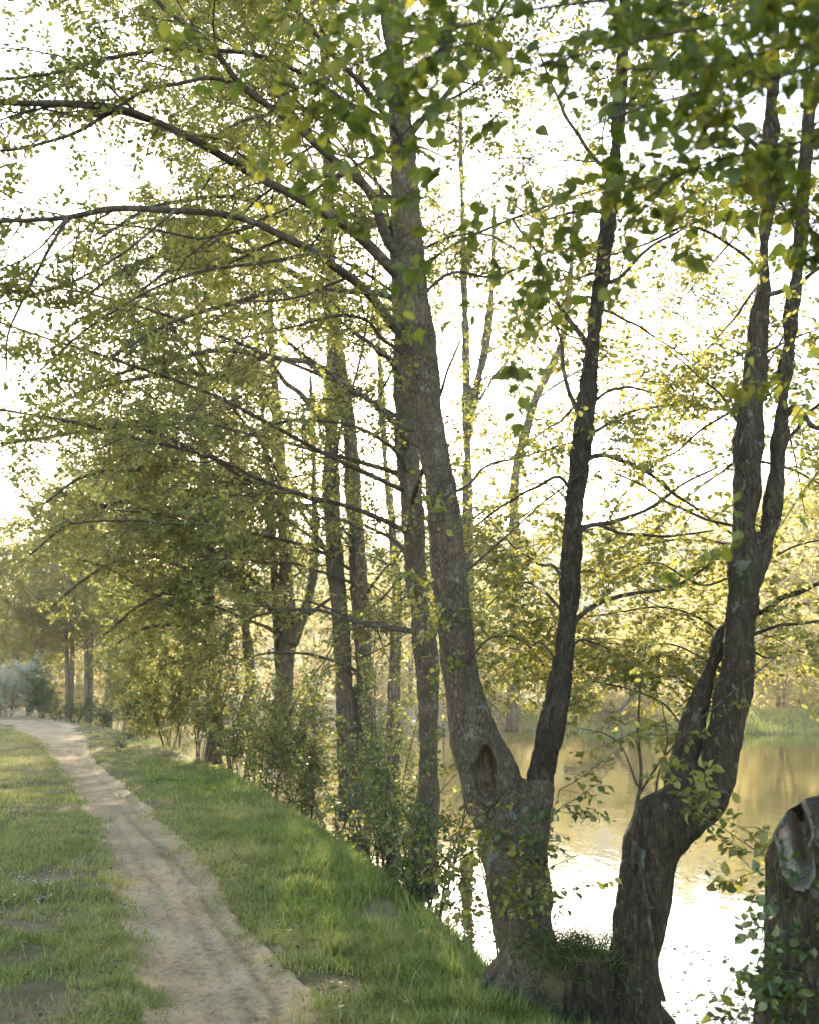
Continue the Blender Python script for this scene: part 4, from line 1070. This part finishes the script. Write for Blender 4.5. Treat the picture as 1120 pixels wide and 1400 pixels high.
# ------------------------------------------------------------------ grass
def blades(x, y, h, wd, lean, dry, seg2=True):
    n = len(x); z = gz(x, y); a = rng.uniform(0, 2 * np.pi, n); ca, sa = np.cos(a), np.sin(a)
    la = rng.uniform(0, 2 * np.pi, n) ; lx = np.cos(la) * lean * h; ly = np.sin(la) * lean * h
    V = np.zeros((n, 5, 3)); o = np.stack([x, y, z - .01], -1); wv = np.stack([ca * wd, sa * wd, 0 * wd], -1) * .5
    m = o + np.stack([lx * .35, ly * .35, h * .55], -1); tp = o + np.stack([lx, ly, h * np.clip(1 - .35 * lean ** 2, .3, 1)], -1)
    V[:, 0] = o - wv; V[:, 1] = o + wv; V[:, 2] = m + wv * .75; V[:, 3] = m - wv * .75; V[:, 4] = tp
    return V.reshape(-1, 3), np.repeat(dry, 5)


reseed('grass'); b = MB(); DR = []
def sow(n, x0, x1, y0, y1, fn, far=False):
    # uniform in depth-log so density falls with distance
    y = np.exp(rng.uniform(math.log(y0), math.log(y1), n)); x = rng.uniform(x0, x1, n) * (y if far else 1)
    fn(x, y)


def turf(x, y, wscale=1.0):
    pd = path_dist(x, y) - path_half(y) - .10 * (vn(y, x, .35, 5) - .5) - .10 * (vn(x, y, .25, 12) - .5)
    s = x - (np.interp(y, BY, BX) - 1.25); ok = (pd > -.02 - .22 * rng.random(len(x)) ** 3.2) & (s < 1.35)
    left = path_side(x, y) < 0
    # bald ground left of the path and on scuffed spots of the bank
    bald = vn(x, y, .55, 21) * .6 + vn(x, y, .16, 22) * .4
    nearpath = np.exp(-np.clip(pd, 0, 9) / .30)
    thr = np.where(left, .42 + .22 * nearpath * 0 + .10 * sm((7.2 - y) / 2) * (x < -1.75), .16 + .25 * nearpath)
    ok &= bald > thr * rng.uniform(.45, 1.25, len(x))
    for sx, sy, sr in SCUFF:
        ok &= ((np.hypot((x - sx), (y - sy) * .8) / sr) > rng.uniform(.5, 1.15, len(x))) | (rng.random(len(x)) < .06)
    x, y, pd, left = x[ok], y[ok], pd[ok], left[ok]; s = s[ok]
    lush = np.where(left, .14 + .12 * vn(x, y, .5, 23), .18 + .82 * sm((pd - .05) / 1.1) * (.45 + .8 * vn(x, y, .45, 24))) * np.where(left, 1, .55 + .45 * sm((s + 2.6) / 1.5))
    lush = lush * np.where(left, 1, np.interp(y, [5, 10, 18, 30, 40], [1, .8, .42, .15, .06]))
    h = (.026 + .155 * lush) * rng.uniform(.4, 1.35, len(x)) * (.55 + .9 * vn(x, y, .13, 27)); wd = (.0042 + .0030 * lush) * rng.uniform(.7, 1.3, len(x)) * wscale
    dry = np.where(left, .46 + .35 * (vn(x, y, .7, 25) - .5), .36 - .30 * lush + .35 * (vn(x, y, .9, 26) - .5) + .16 * np.exp(-pd / .35))
    dry = dry + .10 * sm((y - 14) / 16)
    for sx, sy, sr, am in DRYSPOT: dry = dry + am * np.exp(-(((x - sx) ** 2 + ((y - sy) * .7) ** 2) / sr ** 2))
    dry = np.where(rng.random(len(x)) < .07, dry + .45, dry)
    V, dd = blades(x, y, h, wd, rng.uniform(.15, 1.0, len(x)), np.clip(dry, 0, 1))
    k = np.arange(len(x))[:, None] * 5
    b.add(V, [k + np.array([[0, 1, 2, 3]]), k + np.array([[3, 2, 4]])]); DR.append(dd)


_py = PATH[:, 1][::-1]; _px = PATH[:, 0][::-1]
def path_side(x, y): return x - np.interp(y, np.sort(PATH[:, 1]), PATH[np.argsort(PATH[:, 1]), 0])


def gp(px, py): return flat_hit(px, py)[:2]
SCUFF = [(*gp(15, 1375), .42), (*gp(25, 1310), .25), (*gp(8, 1240), .22), (*gp(60, 1350), .2), (*gp(520, 1235), .42), (*gp(640, 1290), .38), (*gp(470, 1335), .30), (*gp(430, 1330), .24), (*gp(690, 1350), .26), (*gp(545, 1215), .34), (*gp(250, 1030), .8), (*gp(370, 1040), .5), (*gp(660, 1265), .22)]
DRYSPOT = [(*gp(330, 1115), .9, .38), (*gp(330, 1165), .45, .40), (*gp(370, 1095), .8, .25), (*gp(260, 1025), 1.6, .30), (*gp(430, 1180), .25, .3)]
sow(190000, -2.9, 1.7, 3.9, 7.0, lambda x, y: turf(x, y))
sow(190000, -4.6, 1.4, 6.6, 13.0, lambda x, y: turf(x, y, 1.25))
sow(150000, -.60, .05, 12, 30, lambda x, y: turf(x, y, 2.2), True)
sow(60000, -.55, -.20, 28, 75, lambda x, y: turf(x, y, 5.0), True)
# far bank strip
x = rng.uniform(6, 45, 40000); q_ = rng.uniform(-.5, 16, 40000); y = np.interp(x, FX, FY) + q_
V, dd = blades(x, y, rng.uniform(.15, .4, len(x)), np.full(len(x), .05), rng.uniform(.1, .8, len(x)), np.clip(.12 + .3 * vn(x, y, 4, 3) + .03 * q_, 0, 1)); k = np.arange(len(x))[:, None] * 5
b.add(V, [k + np.array([[0, 1, 2, 3]]), k + np.array([[3, 2, 4]])]); DR.append(dd)
o = b.obj('grass', M['grass'], None, smooth=False); tag(o, kind='stuff')
at_ = o.data.attributes.new('dry', 'FLOAT', 'POINT'); at_.data.foreach_set('value', np.concatenate(DR).astype(np.float32))

# broad-leaved herbs and pale dead stalks mixed into the turf
b = MB(); n = 9000; y = np.exp(rng.uniform(math.log(4), math.log(13), n)); x = rng.uniform(-.55, .25, n) * y
ok = (vn(x, y, .5, 51) * .6 + vn(x, y, .15, 52) * .4 > .56) & (path_dist(x, y) > path_half(y) + .05) & (x - np.interp(y, BY, BX) < -.1); x, y = x[ok], y[ok]; n = len(x)
b.leaves(np.stack([x, y, gz(x, y) + rng.uniform(.015, .07, n)], -1), rng.normal(size=(n, 3)) * [1, 1, .35], np.array([0, 0, 1.0]) + rng.normal(0, .35, (n, 3)), rng.uniform(.014, .036, n), 1)
n = 130; y = np.exp(rng.uniform(math.log(4), math.log(14), n)); x = rng.uniform(-.5, .22, n) * y
ok = (path_dist(x, y) > path_half(y) + .1) & (x - np.interp(y, BY, BX) < -.2); x, y = x[ok], y[ok]; n = len(x); hh = rng.uniform(.08, .22, n); d0 = rng.normal(0, .35, (n, 2))
P = np.stack([np.stack([x + d0[:, 0] * hh * t_ ** 1.5, y + d0[:, 1] * hh * t_ ** 1.5, gz(x, y) + hh * t_], -1) for t_ in (0, .35, .7, 1)], 1)
b.tubes(P, np.tile([.0011, .0010, .0008, .0016], (n, 1)), 4, 0)
M['stalk'] = NG('dead_stalk').principled((.36, .30, .18), .9)
tag(b.obj('meadow_weeds', [M['stalk'], M['leaf_shrub']]), kind='stuff')

# dead straw tangle on the root ball between the alders
b = MB(); c0 = at(792, 1275, 5.6)
P = []
for k in range(420):
    p = c0 + np.array([rng.normal() * .13 - .03, rng.normal() * .10 - .05, -abs(rng.normal()) * .09 - .03]); d0 = nrm(np.array([rng.normal(), rng.normal() - .4, rng.uniform(-.1, 1.0)]))
    pts = [p]
    for j in range(4): pts.append(pts[-1] + d0 * .045); d0 = nrm(d0 + np.array([0, -.05, -.35]))
    P.append(pts)
b.tubes(np.array(P), np.tile(np.linspace(.0022, .0007, 5), (420, 1)), 3)
g = NG('dry_straw'); geo = g.n('ShaderNodeNewGeometry')
M['straw'] = g.principled(g.ramp(geo.outputs['Random Per Island'], [(0, (.035, .028, .014)), (1, (.13, .105, .055))]), .9)
tag(b.obj('dry_straw', M['straw']), kind='stuff')
b = MB(); P = []
for k in range(420):
    p = c0 + np.array([rng.normal() * .13 - .02, rng.normal() * .10 - .06, -abs(rng.normal()) * .10 - .04]); d0 = nrm(np.array([rng.normal() * .5, rng.normal() * .5 - .2, 1.0])); pts = [p]
    for j in range(4): pts.append(pts[-1] + d0 * .034); d0 = nrm(d0 + np.array([0, -.05, -.22]))
    P.append(pts)
b.tubes(np.array(P), np.tile(np.linspace(.0026, .0006, 5), (420, 1)), 3)
tag(b.obj('mound_grass', M['grass']), kind='stuff')
# root ball of soil carrying it
V, Nn, q = fuse([(np.array([at(775, 1420, 5.65), at(785, 1345, 5.65), at(795, 1302, 5.65)]), [.24, .19, .10])], .014, [(5, .06, 1), (14, .035, 1), (40, .012, 1)], 1)
b = MB(); b.add(V, [q]); tag(b.obj('root_mound', M['soil']), 'dark earthy mound of roots joining the two alder trunks', 'root mound')

# pebbles and crumbs on the path, litter of old leaves in the turf
b = MB(); n = 2600; y = np.exp(rng.uniform(math.log(4.2), math.log(16), n)); x = np.interp(y, np.sort(PATH[:, 1]), PATH[np.argsort(PATH[:, 1]), 0]) + rng.normal(0, .33, n)
rr = rng.uniform(.0012, .0055, n) * rng.uniform(.5, 1.3, n); z = gz(x, y) + .012
oc = np.array([[1, 0, 0], [0, 1, 0], [-1, 0, 0], [0, -1, 0], [0, 0, .7], [0, 0, -.7]])
V = np.stack([x, y, z], -1)[:, None] + rr[:, None, None] * oc[None] * rng.uniform(.6, 1.3, (n, 6, 1))
k = (np.arange(n) * 6)[:, None, None]; tri = np.array([[0, 1, 4], [1, 2, 4], [2, 3, 4], [3, 0, 4], [1, 0, 5], [2, 1, 5], [3, 2, 5], [0, 3, 5]])
b.add(V.reshape(-1, 3), [(tri[None] + k).reshape(-1, 3)])
M['stone'] = NG('path_stone').principled((.30, .255, .195), .9)
tag(b.obj('gravel', M['stone'], None, False), kind='stuff')
b = MB(); n = 2600; y = np.exp(rng.uniform(math.log(4.2), math.log(20), n)); x = rng.uniform(-.55, .25, n) * y
s_ = x - (np.interp(y, BY, BX) - 1.25); ok = (s_ < .9) & ((path_dist(x, y) > path_half(y)) | (rng.random(n) < .12)); x, y = x[ok], y[ok]; n = len(x)
b.leaves(np.stack([x, y, gz(x, y) + rng.uniform(.01, .05, n)], -1), rng.normal(size=(n, 3)) * [1, 1, .2], np.array([0, 0, 1.0]) + rng.normal(0, .4, (n, 3)), rng.uniform(.012, .032, n))
tag(b.obj('leaf_litter', M['straw']), kind='stuff')
b = MB(); n = 5200; y = np.exp(rng.uniform(math.log(6.5), math.log(26), n)); x = np.interp(y, BY, BX) + .2 + rng.uniform(0, 1, n) ** 1.5 * y * .5  # leaf flakes laid on the water in place of dark foliage reflections
ok = vn(x, y, .9, 41) * .6 + vn(x, y, .25, 42) * .4 > rng.uniform(.45, .72, n); x, y = x[ok], y[ok]; n = len(x)
b.leaves(np.stack([x, y, np.full(n, WATER + .006)], -1), rng.normal(size=(n, 3)) * [1, 1, .02], np.array([0, 0, 1.0]) + rng.normal(0, .06, (n, 3)), rng.uniform(.018, .05, n))
tag(b.obj('leaf_reflections', M['straw']), kind='stuff')
for (px, py, Y, ln, lab) in ((236, 1062, 16.8, .55, 'bare fallen twig lying on the turf beside the path bend'), (315, 1070, 15.8, .6, 'grey branched twig lying in the grass near the bank shrubs')):
    p = at(px, py, Y); p[2] = float(gz(p[0], p[1])) + .03
    t = thing('fallen_twig', lab, 'twig', p, 'fallen twigs on the turf')
    P = np.array([p + [(-.5 + j / 6) * ln, rng.normal() * .03, .015 + rng.normal() * .01] for j in range(7)])
    limb_obj(P, .009, .004, t, M['limb'], 16, 6, name='stick')
    Q, l2, r2 = spawn(P[None], np.array([ln]), np.array([.006]), 14, .1, 1, (30, 60), (.5, .1, .3), 5, .15, .05, .5); b = MB(); b.tubes(Q, taper(r2, 5), 4); b.obj('branchwork', M['twig'], t)

# ------------------------------------------------------------------ air
b = MB(); x0, x1, y0, y1, z0, z1 = -760, 860, -120, 660, -4.5, 98
b.add([[x0, y0, z0], [x1, y0, z0], [x1, y1, z0], [x0, y1, z0], [x0, y0, z1], [x1, y0, z1], [x1, y1, z1], [x0, y1, z1]], [[[0, 3, 2, 1], [4, 5, 6, 7], [0, 1, 5, 4], [1, 2, 6, 5], [2, 3, 7, 6], [3, 0, 4, 7]]])
g = NG('air'); pv = g.n('ShaderNodeVolumePrincipled'); pv.inputs['Color'].default_value = (1, .95, .86, 1); pv.inputs['Density'].default_value = .00035; pv.inputs['Anisotropy'].default_value = .6
g.t.links.new(pv.outputs[0], g.out.inputs['Volume'])
tag(b.obj('haze', g.mat, None, False), kind='stuff')
